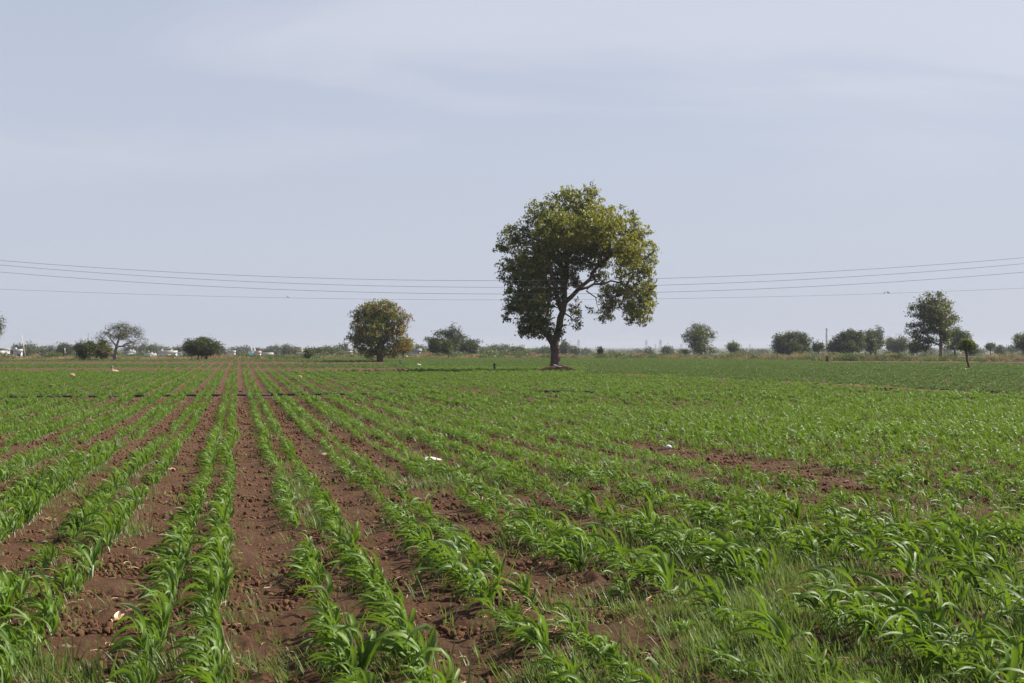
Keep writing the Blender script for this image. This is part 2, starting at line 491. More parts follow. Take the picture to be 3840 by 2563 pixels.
def plant_meshes(seed, mat, nseg=8, three=True, size=1.0):
    rs = np.random.RandomState(seed)
    path, leaves, h = plant_design(rs, size)
    mb = MB(); mb.tube(path, [0.008*size, 0.0075*size, 0.0075*size, 0.0065*size, 0.004*size], 6 if three else 4, False)
    stalk = (np.concatenate(mb.v), np.array(mb.f[4]))
    ls = [leaf_strip(p, d, L, W, nseg, b, g, 0.2, three, tw) for p, d, L, W, b, g, tw in leaves]
    return stalk, ls

def joined(pieces, mats, name):
    """pieces: list of (V, F, slot)"""
    V = np.concatenate([p[0] for p in pieces]); off = 0; F = []; mi = []
    for v, f, s in pieces:
        F.append(f + off); off += len(v); mi += [s]*len(f)
    me = new_mesh(name, V, np.concatenate(F), None, True)
    for m in mats: me.materials.append(m)
    me.polygons.foreach_set('material_index', np.array(mi, np.int32))
    return me

NP = 20
near_parts = []      # (stalk mesh, [leaf meshes]) for the plants built singly
near_joined = []
for k in range(NP):
    st, ls = plant_meshes(100 + k, None, 8, True)
    near_parts.append((new_mesh('stalk', st[0], st[1], M['stalk'], True), [new_mesh('leaf', v, f, M['sorghum'], True) for v, f in ls]))
    near_joined.append(joined([(st[0], st[1], 1)] + [(v, f, 0) for v, f in ls], [M['sorghum'], M['stalk']], 'sorghum'))
mid_a = []
for k in range(10):
    st, ls = plant_meshes(200 + k, None, 5, False)
    pcs = [(st[0], st[1], 1)] + [(v, f, 0) for v, f in ls]
    mid_a.append(joined(pcs, [M['sorghum'], M['stalk']], 'sorghum_mid'))
def clump(seed, mat, span=0.42):
    rs = np.random.RandomState(seed); pcs = []
    for q in range(6):
        st, ls = plant_meshes(seed*31 + q, None, 3, False, rs.uniform(0.8, 1.1))
        o = np.array([rs.normal(0, 0.03), rs.uniform(-span/2, span/2), 0])
        pcs.append((st[0] + o, st[1], 1)); pcs += [(v + o, f, 0) for v, f in ls[1:]]
    return joined(pcs, [mat, M['stalk']], 'sorghum_clump')
far_a = [clump(40 + k, M['sorghum']) for k in range(6)]
far_b = [clump(60 + k, M['sorghum_b']) for k in range(6)]

# bare and weedy places of the field, as ground ellipses (centre px,py in the photo, half-widths across and along the rows in metres)
def patches(lst):
    return [(unproj(a, b), rx, ry, s) for a, b, rx, ry, s in lst]
def field(x, y, pl):
    v = np.zeros_like(x)
    for c, rx, ry, s in pl:
        q = ((x - c[0])/rx)**2 + ((y - c[1])/ry)**2
        v = np.maximum(v, s*(1 - smooth(0.55, 1.25, q)))
    return v
BARE = patches([(1412,2462,0.13,0.20,1.6),(445,2350,0.16,0.26,1.6),(2480,1705,0.44,3.4,1.0),(2800,1760,0.52,3.2,1.0),(3050,1815,0.42,2.0,0.95),(2100,1600,0.5,3.0,0.4),
                (1200,2070,0.35,0.45,0.9),(1010,2040,0.5,0.35,0.8),(1560,1850,0.6,1.0,0.85),(1750,1470,1.4,6,0.75),(1450,1530,1.0,4,0.5),
                (150,2075,0.35,0.4,0.85),(440,2330,0.35,0.5,0.95),(2270,2330,0.75,0.55,0.95),(2130,2220,0.5,0.7,0.85),(3600,1960,0.4,0.5,0.8),
                (1720,1540,0.5,6,0.7),(2600,2470,0.4,0.3,0.8),(3350,2220,0.5,0.35,0.6),(1650,2330,0.25,0.5,0.8),(3050,2250,0.4,0.4,0.5),(1930,1690,0.5,2,0.6)])
WEED = patches([(3350,2280,2.2,1.6,0.9),(2900,2080,1.6,1.2,0.7),(3500,2500,2.2,0.8,0.9),(2750,2400,0.9,0.7,0.8),(100,2550,0.8,0.4,0.7),
                (1150,1890,0.22,3.0,1.0),(1110,1830,0.25,4.0,0.8),(150,1790,1.0,2.6,0.9),(330,1880,0.5,2.0,0.6),(2350,2020,1.2,1.4,0.5),(1700,1800,1.2,2.5,0.55),
                (1500,1590,2.4,8.0,0.55),(1850,1560,2.2,6,0.6),(900,2530,0.5,0.3,0.35),(1300,2510,0.6,0.35,0.45),(2150,2080,0.6,0.9,0.35),(1340,1990,0.4,1.0,0.5),
                (420,2000,0.5,0.9,0.45),(1900,2550,0.9,0.3,0.3),(3700,2000,1.0,1.2,0.5),(1500,1450,3,9,0.4),(2300,1800,1.2,1.6,0.45)])

TRENCH = np.array([unproj(px, py) for px, py in ((2250,1410),(2680,1425),(3000,1446),(3330,1466),(3600,1478),(3840,1487),(4300,1505))])
def beyond_trench(x, y):
    """signed distance past the old soil bank (positive beyond it)"""
    a = np.arctan2(x, y); ta = np.arctan2(TRENCH[:,0], TRENCH[:,1]); td = np.hypot(TRENCH[:,0], TRENCH[:,1])
    d = np.hypot(x, y) - np.interp(a, ta, td)
    return np.where(a < ta[0] - 0.01, -5.0, d)
MAIN_XY = unproj(2090, 1393)
PIPES = [(unproj(-140, 1498), unproj(1562, 1483)), (unproj(1990, 1483), unproj(2255, 1484)), (unproj(3270, 1466), unproj(3745, 1478))]
def crop_ok(x, y):
    """where crop stands at all"""
    r = np.hypot(x, y); f = x*FW[0] + y*FW[1]; px = PW/2 + FPX*(x*RT[0] + y*RT[1])/f
    e = edge_dist(x, y)
    ok = (r < e - 3 - 22*smooth(2950, 3150, px))
    left = px < 1420 + 200*vnoise(r*0.05, r*0, 9)
    ok &= ~(left & (f > 118) & (f < 135)); ok &= ~(left & (px < 1450) & (f > 160) & (f < 190))
    ok &= np.abs(beyond_trench(x, y)) > 0.55
    for a_, b_ in PIPES[:1]:
        u_ = (b_ - a_)/np.linalg.norm(b_ - a_); tt = (x - a_[0])*u_[0] + (y - a_[1])*u_[1]; off = (x - a_[0])*u_[1] - (y - a_[1])*u_[0]
        ok &= ~((tt > 0) & (tt < np.linalg.norm(b_ - a_)) & (off > -0.2) & (off < 0.6) & (vnoise(x*1.3, y*0.2, 99) > 0.45))
    ok &= np.hypot(x - MAIN_XY[0], y - MAIN_XY[1]) > 2.2 + 1.0*vnoise(x, y, 4)
    return ok

# the rows
all_x, all_y, all_row = [], [], []
for k in range(-150, 260):
    for s in (-1, 1, 0) if k >= 12 else (-1, 1):        # on one side stray plants also fill the furrows
        x0 = ROW0 + PERIOD*k + (HALF*s if s else PERIOD*0.5)
        # span of y in view (with a margin)
        ys = []
        y = 4.2
        tl = math.tan(YAW - math.radians(21.5)); tr = math.tan(YAW + math.radians(21.5))
        yy = np.concatenate([np.arange(4.2, 46, 0.060), np.arange(46, 260, 0.085)])
        yy = yy + rng.uniform(-0.035, 0.035, len(yy))
        xx = x0 + 0.05*(vnoise(yy*0.35, yy*0 + 2*k + s, 21) - 0.5)*2 + rng.normal(0, 0.018 if s else 0.09, len(yy))
        inv = (xx > tl*yy - 2.5) & (xx < tr*yy + 2.5)
        all_x.append(xx[inv]); all_y.append(yy[inv]); all_row.append(np.full(inv.sum(), 3*k + {-1: 0, 1: 1, 0: 2}[s]))
X = np.concatenate(all_x); Y = np.concatenate(all_y); ROW = np.concatenate(all_row)
keep = crop_ok(X, Y)
dens = 0.50 + 0.62*vnoise(X*0.9 + 3, Y*0.8, 31) - 0.95*field(X, Y, BARE)
dens -= 0.45*smooth(0.60, 0.78, vnoise(X*1.6, Y*0.55 + 9, 33))*(np.hypot(X, Y) < 60)
dens += 0.12 - 0.55*smooth(0.66, 0.82, vnoise(X*4.0, Y*2.0, 35))*(np.hypot(X, Y) < 30)
keep &= rng.random(len(X)) < np.where(ROW % 3 == 2, dens*0.16, dens)
X, Y, ROW = X[keep], Y[keep], ROW[keep]
DIST = X*FW[0] + Y*FW[1]
vig = 0.72 + 0.5*vnoise(X*0.5 + 7, Y*0.22, 41) + 0.16*(1 - smooth(9, 20, DIST))
SCL = (0.545 - 0.05*smooth(11, 22, DIST)) * vig * np.clip(np.exp(rng.normal(-0.06, 0.27, len(X))), 0.42, 1.6)
Z = base_z(Y) + furrow(X) - 0.004
ROTZ = rng.normal(0, 0.5, len(X)); TX = rng.normal(0, 0.10, len(X)); TY = rng.normal(-0.06, 0.12, len(X))
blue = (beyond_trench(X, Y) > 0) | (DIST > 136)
PX, PY, _ = proj(X, Y, Z)

# the 300 plants that show largest stand as things of their own
inframe = (PX > -40) & (PX < PW + 60) & (PY < PH + 120)
ordr = np.where(inframe & (ROW % 3 != 2))[0]
ordr = ordr[np.argsort(DIST[ordr])][:300]
single = np.zeros(len(X), bool); single[ordr] = True
rows_here = sorted(set(ROW[ordr].tolist()))
ORD = 'first second third fourth fifth sixth seventh eighth ninth tenth eleventh twelfth thirteenth fourteenth fifteenth sixteenth seventeenth eighteenth nineteenth'.split()
for tens in ('twent', 'thirt', 'fort', 'fift', 'sixt'):
    ORD += [tens + 'ieth'] + [tens + 'y-' + o for o in ORD[:9]]
in_row = {r: np.sort(DIST[ordr[ROW[ordr] == r]]) for r in rows_here}
row_no = {r: i for i, r in enumerate(rows_here)}
for i in ordr:
    st, ls = near_parts[int(rng.integers(NP))]
    e = empty('sorghum_plant', (X[i], Y[i], Z[i]))
    e.rotation_euler = (TX[i], TY[i], ROTZ[i]); e.scale = (SCL[i],)*3
    nth = ORD[min(row_no[int(ROW[i])], len(ORD) - 1)]
    rank = int(np.searchsorted(in_row[int(ROW[i])], DIST[i]))
    tag(e, 'wind-bent sorghum plant, %s from the near end of the %s row from the left edge' % (ORD[min(rank, len(ORD) - 1)], nth), 'sorghum plant', 'near sorghum plants of the %s row' % nth)
    obj('stalk', st, e)
    for lm in ls: obj('leaf', lm, e)

crop = dict(P=[], R=[], S=[], I=[], protos=[])
def put(mask, protos, scale=1.0):
    ii = np.where(mask)[0]
    crop['P'].append(np.stack([X[ii], Y[ii], Z[ii]], 1)); crop['R'].append(np.stack([TX[ii], TY[ii], ROTZ[ii]], 1))
    crop['S'].append(SCL[ii]*scale); crop['I'].append(rng.integers(0, len(protos), len(ii)) + len(crop['protos']))
    crop['protos'] += protos
n_far = 46.0
thin = rng.random(len(X)) < 0.32
put(~single & (DIST <= 20), near_joined)
put(~single & (DIST > 20) & (DIST <= n_far), mid_a)
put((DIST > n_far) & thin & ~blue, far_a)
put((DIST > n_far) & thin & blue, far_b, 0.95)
scatter('sorghum_crop', np.concatenate(crop['P']), np.concatenate(crop['R']), np.concatenate(crop['S']), np.concatenate(crop['I']), crop['protos'],
        'young green sorghum filling the brown field in long rows as far as the weedy edge', 'sorghum crop')

# ------------------------------------------------------------------ weeds, clods, straw
def tuft(seed, mat, nb, h, wid, spread, lean=0.5, nseg=3):
    rs = np.random.RandomState(seed); V = []; F = []; off = 0
    for b in range(nb):
        a = rs.uniform(0, 2*math.pi); r = abs(rs.normal(0, spread))
        p = (r*math.cos(a), r*math.sin(a), -0.01)
        d = (math.cos(a)*rs.uniform(0, 0.7) - lean*0.4, math.sin(a)*rs.uniform(0, 0.7), 1.0)
        v, f = leaf_strip(p, d, h*rs.uniform(0.5, 1.2), wid*rs.uniform(0.7, 1.3), nseg, lean*0.22*0.1/h*2.2, 0.12*0.1/h*2.0, 0, False, rs.normal(0, 0.8))
        V.append(v); F.append(f + off); off += len(v)
    return new_mesh('tuft', np.concatenate(V), np.concatenate(F), mat, True)
tufts = [tuft(300 + k, M['grass'], 10, random.uniform(0.06, 0.15), 0.0052, 0.035, 0.7) for k in range(9)]

def sample_view(n, r0, r1, power=1.0):
    """random ground points in the view wedge, denser near"""
    u = rng.random(n); d = r0*(r1/r0)**(u**power)
    a = rng.uniform(-math.radians(22), math.radians(22), n) + YAW
    return d*np.sin(a), d*np.cos(a)
gx, gy = sample_view(120000, 6.0, 75.0)
w = 0.05 + field(gx, gy, WEED)*np.clip(1.9*vnoise(gx*1.5, gy*1.1, 51) + 0.5*vnoise(gx*6, gy*5, 53) - 0.52, 0.04, 1.0) + 0.10*smooth(0.5, 0.8, vnoise(gx*0.7, gy*0.3, 52))
w += 0.10*smooth(3.0, 6.0, gx)*(1 - smooth(20, 40, gy))
u = np.abs((gx - ROW0)/PERIOD - np.round((gx - ROW0)/PERIOD))
w *= np.where((u > 0.30) & (gx < 2.6), 0.35, 1.0)
w -= 0.8*field(gx, gy, BARE[:6])
k = (rng.random(len(gx)) < w) & crop_ok(gx, gy)
gx, gy = gx[k], gy[k]
scatter('weed_grass', np.stack([gx, gy, base_z(gy) + furrow(gx)], 1), np.stack([rng.normal(0, .12, len(gx)), rng.normal(0, .12, len(gx)), rng.normal(0, .7, len(gx))], 1),
        np.exp(rng.normal(-0.18, 0.33, len(gx)))*(1 + 0.25*smooth(12, 40, np.hypot(gx, gy))), rng.integers(0, len(tufts), len(gx)), tufts, 'thin green grass weeds growing between the crop rows', 'grass')

def lump(seed, mat, sub=2, rough=0.35, flat=1.0, name='lump'):
    rs = np.random.RandomState(seed)
    t = (1 + 5**0.5)/2
    V = [(-1,t,0),(1,t,0),(-1,-t,0),(1,-t,0),(0,-1,t),(0,1,t),(0,-1,-t),(0,1,-t),(t,0,-1),(t,0,1),(-t,0,-1),(-t,0,1)]
    F = [(0,11,5),(0,5,1),(0,1,7),(0,7,10),(0,10,11),(1,5,9),(5,11,4),(11,10,2),(10,7,6),(7,1,8),(3,9,4),(3,4,2),(3,2,6),(3,6,8),(3,8,9),(4,9,5),(2,4,11),(6,2,10),(8,6,7),(9,8,1)]
    V = [np.array(v)/np.linalg.norm(v) for v in V]
    for _ in range(sub - 1):
        cache = {}; G = []
        def mid(a, b):
            key = (min(a, b), max(a, b))
            if key not in cache:
                m_ = V[a] + V[b]; V.append(m_/np.linalg.norm(m_)); cache[key] = len(V) - 1
            return cache[key]
        for a, b, c in F:
            x, y_, z = mid(a, b), mid(b, c), mid(c, a)
            G += [(a, x, z), (b, y_, x), (c, z, y_), (x, y_, z)]
        F = G
    V = np.array(V)
    dirs = rs.normal(size=(7, 3)); dirs /= np.linalg.norm(dirs, axis=1)[:, None]
    d = np.ones(len(V))
    for q in dirs: d += rough*0.5*rs.uniform(-1, 1)*np.sin(3*V @ q + rs.uniform(0, 6))
    d += rs.normal(0, rough*0.16, len(V))
    V = V*d[:, None]*np.array([1, rs.uniform(0.7, 1.1), flat])
    return new_mesh(name, V, np.array(F), mat, False)
clods = [lump(400 + k, M['clod'], 1 if k < 5 else 2, 0.8, 0.65, 'clod') for k in range(10)]
qx, qy = sample_view(400000, 6.2, 90.0)
k = crop_ok(qx, qy) & (rng.random(len(qx)) < (0.25 + 0.9*vnoise(qx*1.3, qy*1.0, 61))*(1 - smooth(35, 88, np.hypot(qx, qy))))
qx, qy = qx[k], qy[k]
cs = np.minimum(0.028, 0.0066*np.exp(rng.normal(0, 0.72, len(qx)))) * (1 + 0.5*smooth(12, 40, np.hypot(qx, qy)) + 0.8*smooth(40, 80, np.hypot(qx, qy)))
scatter('soil_clods', np.stack([qx, qy, base_z(qy) + furrow(qx) + cs*0.25 + 0.004], 1), rng.uniform(0, 6.28, (len(qx), 3)), cs, rng.integers(0, len(clods), len(qx)), clods,
        'loose brown crumbs and clods of tilled soil', 'soil clods')
def straw_bit(seed, L, w):
    rs = np.random.RandomState(seed)
    pts = np.array([(t*L, 0.12*L*math.sin(t*2.4 + rs.uniform(0, 3)), 0.004 + 0.012*math.sin(t*3.1)) for t in np.linspace(0, 1, 4)])
    mb = MB(); mb.tube(pts, [w, w*1.2, w, w*0.5], 4); return mb.mesh('straw_bit', M['straw'])
bits = [straw_bit(500 + k, random.uniform(0.04, 0.13), random.uniform(0.0018, 0.0042)) for k in range(8)]
qx, qy = sample_view(5200, 6.2, 34.0)
k = crop_ok(qx, qy) & (rng.random(len(qx)) < 0.15 + 1.1*vnoise(qx*1.7, qy*1.7, 71)**2); qx, qy = qx[k], qy[k]
scatter('straw_litter', np.stack([qx, qy, base_z(qy) + furrow(qx) + 0.02], 1), np.stack([rng.normal(0, .15, len(qx)), rng.normal(0, .15, len(qx)), rng.uniform(0, 6.28, len(qx))], 1),
        rng.uniform(0.5, 1.2, len(qx)), rng.integers(0, len(bits), len(qx)), bits, 'scraps of pale straw lying on the soil', 'straw')

# weeds along the far edge of the field
dry_t = [tuft(600 + k, M['dry'], 22, 0.55, 0.030, 0.16, 0.5) for k in range(5)]
grn_t = [tuft(620 + k, M['scrub'], 22, 0.45, 0.040, 0.20, 0.45) for k in range(5)]
def bush(seed, mat, r, n, leaf):
    rs = np.random.RandomState(seed)
    c = rs.normal(size=(n, 3)); c /= np.linalg.norm(c, axis=1)[:, None]; c *= (r*rs.uniform(0.3, 1.0, n)**0.5)[:, None]
    c[:, 2] = np.abs(c[:, 2])*0.8
    return leaf_cloud(c, leaf, rs, mat, 'bush', 0.2)
def leaf_quads(C, L, rs, up=0.4, droop=0.15, aspect=0.5):
    n = len(C)
    d = rs.normal(size=(n, 3)); d[:, 2] -= droop*2; d /= np.linalg.norm(d, axis=1)[:, None]
    nn = rs.normal(size=(n, 3)); nn[:, 2] += up*2
    s = np.cross(d, nn); s /= np.linalg.norm(s, axis=1)[:, None] + 1e-9
    l_ = (L*rs.uniform(0.6, 1.3, n))[:, None]
    V = np.stack([C - d*l_*0.5, C + s*l_*aspect*0.5 - d*l_*0.05, C + d*l_*0.5, C - s*l_*aspect*0.5 - d*l_*0.05], 1).reshape(-1, 3)
    return V, np.arange(4*n).reshape(-1, 4)
def leaf_cloud(C, L, rs, mat, name, up=0.4, col=None):
    V, F = leaf_quads(C, L, rs, up)
    return new_mesh(name, V, F, mat, False, None if col is None else np.repeat(col, 4, 0))
bushes = [bush(640 + k, M['scrub'], 0.7, 260, 0.16) for k in range(4)]
ex, ey, es, ei = [], [], [], []
for _ in range(11000):
    px = rng.uniform(-500, 4400); a_ = at(px, 100.0); an = math.atan2(a_[0], a_[1])
    e = float(np.interp(an, E_A, E_D)); off = rng.exponential(5.0) if rng.random() < 0.55 else rng.uniform(0, 60)
    d = e + off - 1.0
    leftish = px < 700
    gate = vnoise(px*0.012, d*0.05, 81)
    p_dry = 0.75 if px < 700 else (0.55 if px < 2150 else 0.38)
    t = rng.random() < (p_dry + 0.6*(gate - 0.5))
    if px > 2900 and off < 5 and rng.random() < 0.8: continue
    s = (0.85 if leftish else 1.15)*rng.uniform(0.6, 1.25)*(0.6 + 0.8*vnoise(px*0.02, 3.0, 83)) * (1.25 if px > 2250 else 1)
    if off < 2.5: s *= 0.6
    ex.append(d*math.sin(an)); ey.append(d*math.cos(an)); es.append(s)
    r_ = rng.random()
    ei.append(int(rng.integers(5)) if t else (int(5 + rng.integers(5)) if r_ < 0.86 else int(10 + rng.integers(4))))
ex, ey = np.array(ex), np.array(ey)
scatter('edge_weeds', np.stack([ex, ey, base_z(ey) - 0.03], 1), np.stack([rng.normal(0, .08, len(ex)), rng.normal(0, .08, len(ex)), rng.normal(0, .9, len(ex))], 1), es, ei,
        dry_t + grn_t + bushes, 'tangle of dry tan grass and green weeds along the far field edge', 'weeds')

# ------------------------------------------------------------------ trees
def grow(limbs, A, step, rs, up=0.15):
    """skeleton: given limbs (polyline + radii), then a twig to every attractor"""
    pos, par, rad = [], [], []
    for P, R in limbs:
        P = np.asarray(P, float); R = np.asarray(R, float)
        if not pos: prev = -1
        else:
            prev = int(np.argmin(np.linalg.norm(np.array(pos) - P[0], axis=1)))
        dcum = np.concatenate([[0], np.cumsum(np.linalg.norm(np.diff(P, axis=0), axis=1))])
        n = max(2, int(dcum[-1]/step) + 1)
        for t in np.linspace(0, dcum[-1], n):
            q = np.array([np.interp(t, dcum, P[:, c]) for c in range(3)])
            r = float(np.interp(t, dcum, R))
            if prev >= 0 and t > 0: q = q + rs.normal(0, step*0.10, 3)
            pos.append(q); par.append(prev); rad.append(r); prev = len(pos) - 1
    n0 = len(pos)
    root = pos[0]
    A = A[np.argsort(np.min(np.linalg.norm(A[:, None] - np.array(pos)[None], axis=2), axis=1))]
    zmin = pos[0][2] + 0.35*(max(p[2] for p in pos) - pos[0][2]) if len(pos) > 2 else -1e9
    buf = np.zeros((n0 + len(A)*14, 3)); buf[:n0] = pos; cnt = n0
    pen = np.zeros(len(buf)); pen[:n0] = np.where(buf[:n0, 2] < zmin*0.6, 2.0, 0.0)
    tips = []
    for a in A:
        dd = np.linalg.norm(buf[:cnt] - a, axis=1) + pen[:cnt] + 0.35*np.maximum(0, buf[:cnt, 2] - a[2])
        j = int(np.argmin(dd)); L = np.linalg.norm(a - buf[j])
        n = max(1, min(13, int(L/step + 0.5)))
        p0 = buf[j].copy(); prev = j
        bow = rs.normal(0, 0.07, 3)*L; bow[2] += up*L*0.6
        for i in range(1, n + 1):
            t = i/n
            q = p0*(1 - t) + a*t + bow*math.sin(math.pi*t)*0.8
            buf[cnt] = q; pos.append(q); par.append(prev); rad.append(0.0); prev = cnt; cnt += 1
        tips.append(prev)
    return np.array(pos), np.array(par), np.array(rad), n0, tips

def limb_mesh(pos, par, rad, n0, tips, rtip, name, mat, k=7, kmin=3):
    n = len(pos); cnt = np.zeros(n)
    for t in tips: cnt[t] += 1
    for i in range(n - 1, -1, -1):
        if par[i] >= 0: cnt[par[i]] += cnt[i]
    r = rtip*np.maximum(cnt, 1)**0.46
    r[:n0] = rad[:n0]
    for i in range(n0, n):
        if par[i] >= 0: r[i] = min(r[i], r[par[i]]*0.92)
    kids = [[] for _ in range(n)]
    for i in range(n):
        if par[i] >= 0: kids[par[i]].append(i)
    mb = MB(); done = np.zeros(n, bool)
    leaves = [i for i in range(n) if not kids[i]]
    depth = np.zeros(n, int)
    for i in range(n):
        if par[i] >= 0: depth[i] = depth[par[i]] + 1
    leaves.sort(key=lambda i: -r[i]*1000 - depth[i])
    for t in leaves:
        ch = [t]
        while par[ch[-1]] >= 0 and not done[ch[-1]]:
            ch.append(par[ch[-1]])
            if done[ch[-1]]: break
        for i in ch: done[i] = True
        ch = ch[::-1]
        if len(ch) < 2: continue
        R = r[ch].copy()
        if len(ch) > 1: R[0] = min(R[0], R[1]*1.15)
        mb.tube(pos[ch], R, k if R.max() > rtip*4 else kmin, True)
    return mb.mesh(name, mat, True)

def in_blobs(blobs, n, rs, shell=0.45):
    w = np.array([b[3]*b[4]*b[5]*(b[6] if len(b) > 6 else 1) for b in blobs]); w = w**0.8; w /= w.sum()
    C = []
    for b, m in zip(blobs, rs.multinomial(n, w)):
        d = rs.normal(size=(m, 3)); d /= np.linalg.norm(d, axis=1)[:, None] + 1e-9
        C.append(np.array(b[:3]) + d*(rs.random(m)**shell)[:, None]*np.array(b[3:6]))
    return np.concatenate(C)

def pick_col(pal, n_cl, rs):
    p = np.array([q[0] for q in pal]); p = p/p.sum()
    cols = np.array([q[1] for q in pal])
    return cols[rs.choice(len(pal), n_cl, p=p)]*rs.uniform(0.8, 1.2, (n_cl, 1))

def tree(name, label, loc, blobs, limbs, seed, n_cl, per, leaf, sigma, pal, rtip=0.012, step=0.6, bark='bark', group=None, droop=0.15, up=0.4, shell=0.45, attr=1.0, aspect=0.5, colfn=None, cat='tree'):
    rs = np.random.RandomState(seed)
    C = in_blobs(blobs, n_cl, rs, shell)
    C[:, 2] = np.maximum(C[:, 2], 0.25)
    e = empty(name, loc, -YAW)
    tag(e, label, cat, group)
    na = int(n_cl*attr)
    pos, par, rad, n0, tips = grow(limbs, C[:na], step, rs)
    obj('trunk', limb_mesh(pos, par, rad, n0, tips, rtip, 'trunk', M[bark]), e)
    cc = pick_col(pal, n_cl, rs)
    if colfn is not None: cc = colfn(C, cc, rs)
    L = np.repeat(C, per, 0) + rs.normal(0, 1, (n_cl*per, 3))*np.array([sigma, sigma, sigma*0.8])
    col = np.repeat(cc, per, 0)*rs.uniform(0.82, 1.18, (n_cl*per, 1))
    V, F = leaf_quads(L, leaf, rs, up, droop, aspect)
    obj('crown', new_mesh('crown', V, F, M['tree_leaf'], False, np.repeat(col, 4, 0)), e)
    return e

OLIVE = [(5, (0.092, 0.118, 0.018)), (3, (0.070, 0.096, 0.017)), (1.6, (0.140, 0.155, 0.025)), (0.3, (0.150, 0.110, 0.028))]
DARK = [(5, (0.036, 0.052, 0.013)), (3, (0.048, 0.064, 0.017)), (1, (0.068, 0.078, 0.020))]
GREY = [(5, (0.050, 0.064, 0.026)), (3, (0.040, 0.052, 0.021)), (1, (0.078, 0.088, 0.036))]
AUTUMN = [(4, (0.084, 0.104, 0.018)), (3, (0.130, 0.140, 0.026)), (1.0, (0.17, 0.105, 0.036)), (0.6, (0.048, 0.068, 0.015))]
SOFT = [(5, (0.064, 0.086, 0.026)), (3, (0.080, 0.098, 0.032)), (1, (0.050, 0.066, 0.022))]

# the lone tall tree: drawn from a front view, 1 unit of the sketch = U metres
main_d = fwd(MAIN_XY); U = main_d/FPX/2.0105
def mp(x, z, y=0.0): return np.array([(x - 610)*U, y, (1497 - z)*U])
rs_ = np.random.RandomState(5)
raw = [(540,330,190,165,0),(800,270,190,165,0),(1010,400,180,160,0),(1190,520,150,160,0),(1260,720,105,160,0),(1240,960,85,190,0),(1000,1000,62,120,0),
       (310,500,140,130,0),(290,720,140,140,0),(330,930,130,135,0),(400,1110,140,125,0),(560,620,200,190,0),(790,560,180,180,0),(520,890,165,170,0),(520,1130,85,95,0),
       (745,1050,48,110,0),(960,600,150,105,0),(660,800,90,120,0),(430,1010,140,150,-2.5),(620,460,200,170,-3.4),(900,430,190,160,-3.2),(600,480,190,160,3.4),(880,440,180,160,3.4),
       (420,760,150,150,3.2),(1120,600,130,150,-2.6),(1130,640,130,140,2.6),(400,700,150,150,-3.2),(1150,860,70,110,1.6),(1300,880,45,110,-1.0),(690,160,120,75,0.5),(850,125,70,60,0),(1185,330,40,60,0),(1340,600,40,110,0),
       (190,560,60,50,0.4),(240,1080,50,60,-0.5),(760,1160,40,40,-0.5),(640,1245,25,25,-0.8),(850,1030,40,26,0),(1110,960,80,100,-0.8),(1120,770,100,70,0.5),(900,660,100,80,1.0),(1310,960,50,110,0.3),(960,1060,50,80,-0.4),(1080,880,110,60,0.3),(1000,930,80,70,-0.5),(1180,1060,85,110,-0.5),(960,870,60,32,0.6),(1290,1080,40,90,0.4),(745,800,55,85,-0.8),(770,690,80,80,0.6),(930,770,75,55,1.2),(545,1205,60,50,-0.9),(600,1225,60,42,-1.1),(470,1160,90,80,-1.2),(380,1190,70,60,-0.8),(640,1150,40,60,-0.9),(300,1010,90,90,-1.0),(450,1210,70,50,0),(350,1200,60,45,0.5)]
blobs = []
for x, z, rx, rz, y in raw:
    c = mp(x, z, y); ry = max(rx, rz)*U*1.05
    blobs.append((c[0], c[1], c[2], rx*U, ry, rz*U, 1.0 if x < 950 else 0.85))
limbs = [([mp(612,1510), mp(606,1480), mp(597,1380), mp(590,1290,-0.1)], [0.60, 0.45, 0.41, 0.40]),
         ([mp(590,1285), mp(618,1190,-0.1), mp(644,1080), mp(664,960,0.1), mp(668,850,0.1), mp(674,700), mp(690,560), mp(720,400), mp(760,260)], [0.33, 0.30, 0.28, 0.25, 0.22, 0.18, 0.14, 0.10, 0.05]),
         ([mp(584,1285), mp(545,1230,0.2), mp(500,1170,0.4), mp(440,1080,0.6), mp(370,960,0.8), mp(300,820,0.8)], [0.34, 0.27, 0.2, 0.15, 0.11, 0.05]),
         ([mp(640,1020), mp(610,950,-0.6), mp(590,860,-1.2), mp(540,700,-2.0), mp(470,520,-2.6)], [0.26, 0.22, 0.18, 0.13, 0.05]),
         ([mp(664,975), mp(735,915,-0.2), mp(800,862,-0.4), mp(850,790,-0.6), mp(885,725,-0.7), mp(960,650,-0.8), mp(1060,580,-0.8), mp(1150,480,-0.6)], [0.21, 0.19, 0.17, 0.15, 0.13, 0.10, 0.08, 0.04]),
         ([mp(780,878,-0.3), mp(880,845,0.2), mp(960,825,0.5), mp(1040,812,0.7), mp(1110,825,0.8), mp(1170,870,0.9), mp(1225,960,1.0), mp(1255,1080,1.0)], [0.12, 0.105, 0.09, 0.08, 0.07, 0.055, 0.04, 0.02]),
         ([mp(830,888,0), mp(885,915,0.1), mp(910,960,0.1), mp(925,1010,0.1)], [0.06, 0.05, 0.04, 0.02]),
         ([mp(672,740), mp(600,640,1.2), mp(540,520,2.2), mp(500,400,2.6)], [0.17, 0.13, 0.09, 0.04]),
         ([mp(680,640), mp(780,520,1.2), mp(880,400,2.0), mp(960,330,2.2)], [0.16, 0.12, 0.08, 0.04]),
         ([mp(640,1040), mp(700,1075,-0.5), mp(755,1130,-0.8)], [0.08, 0.06, 0.03])]
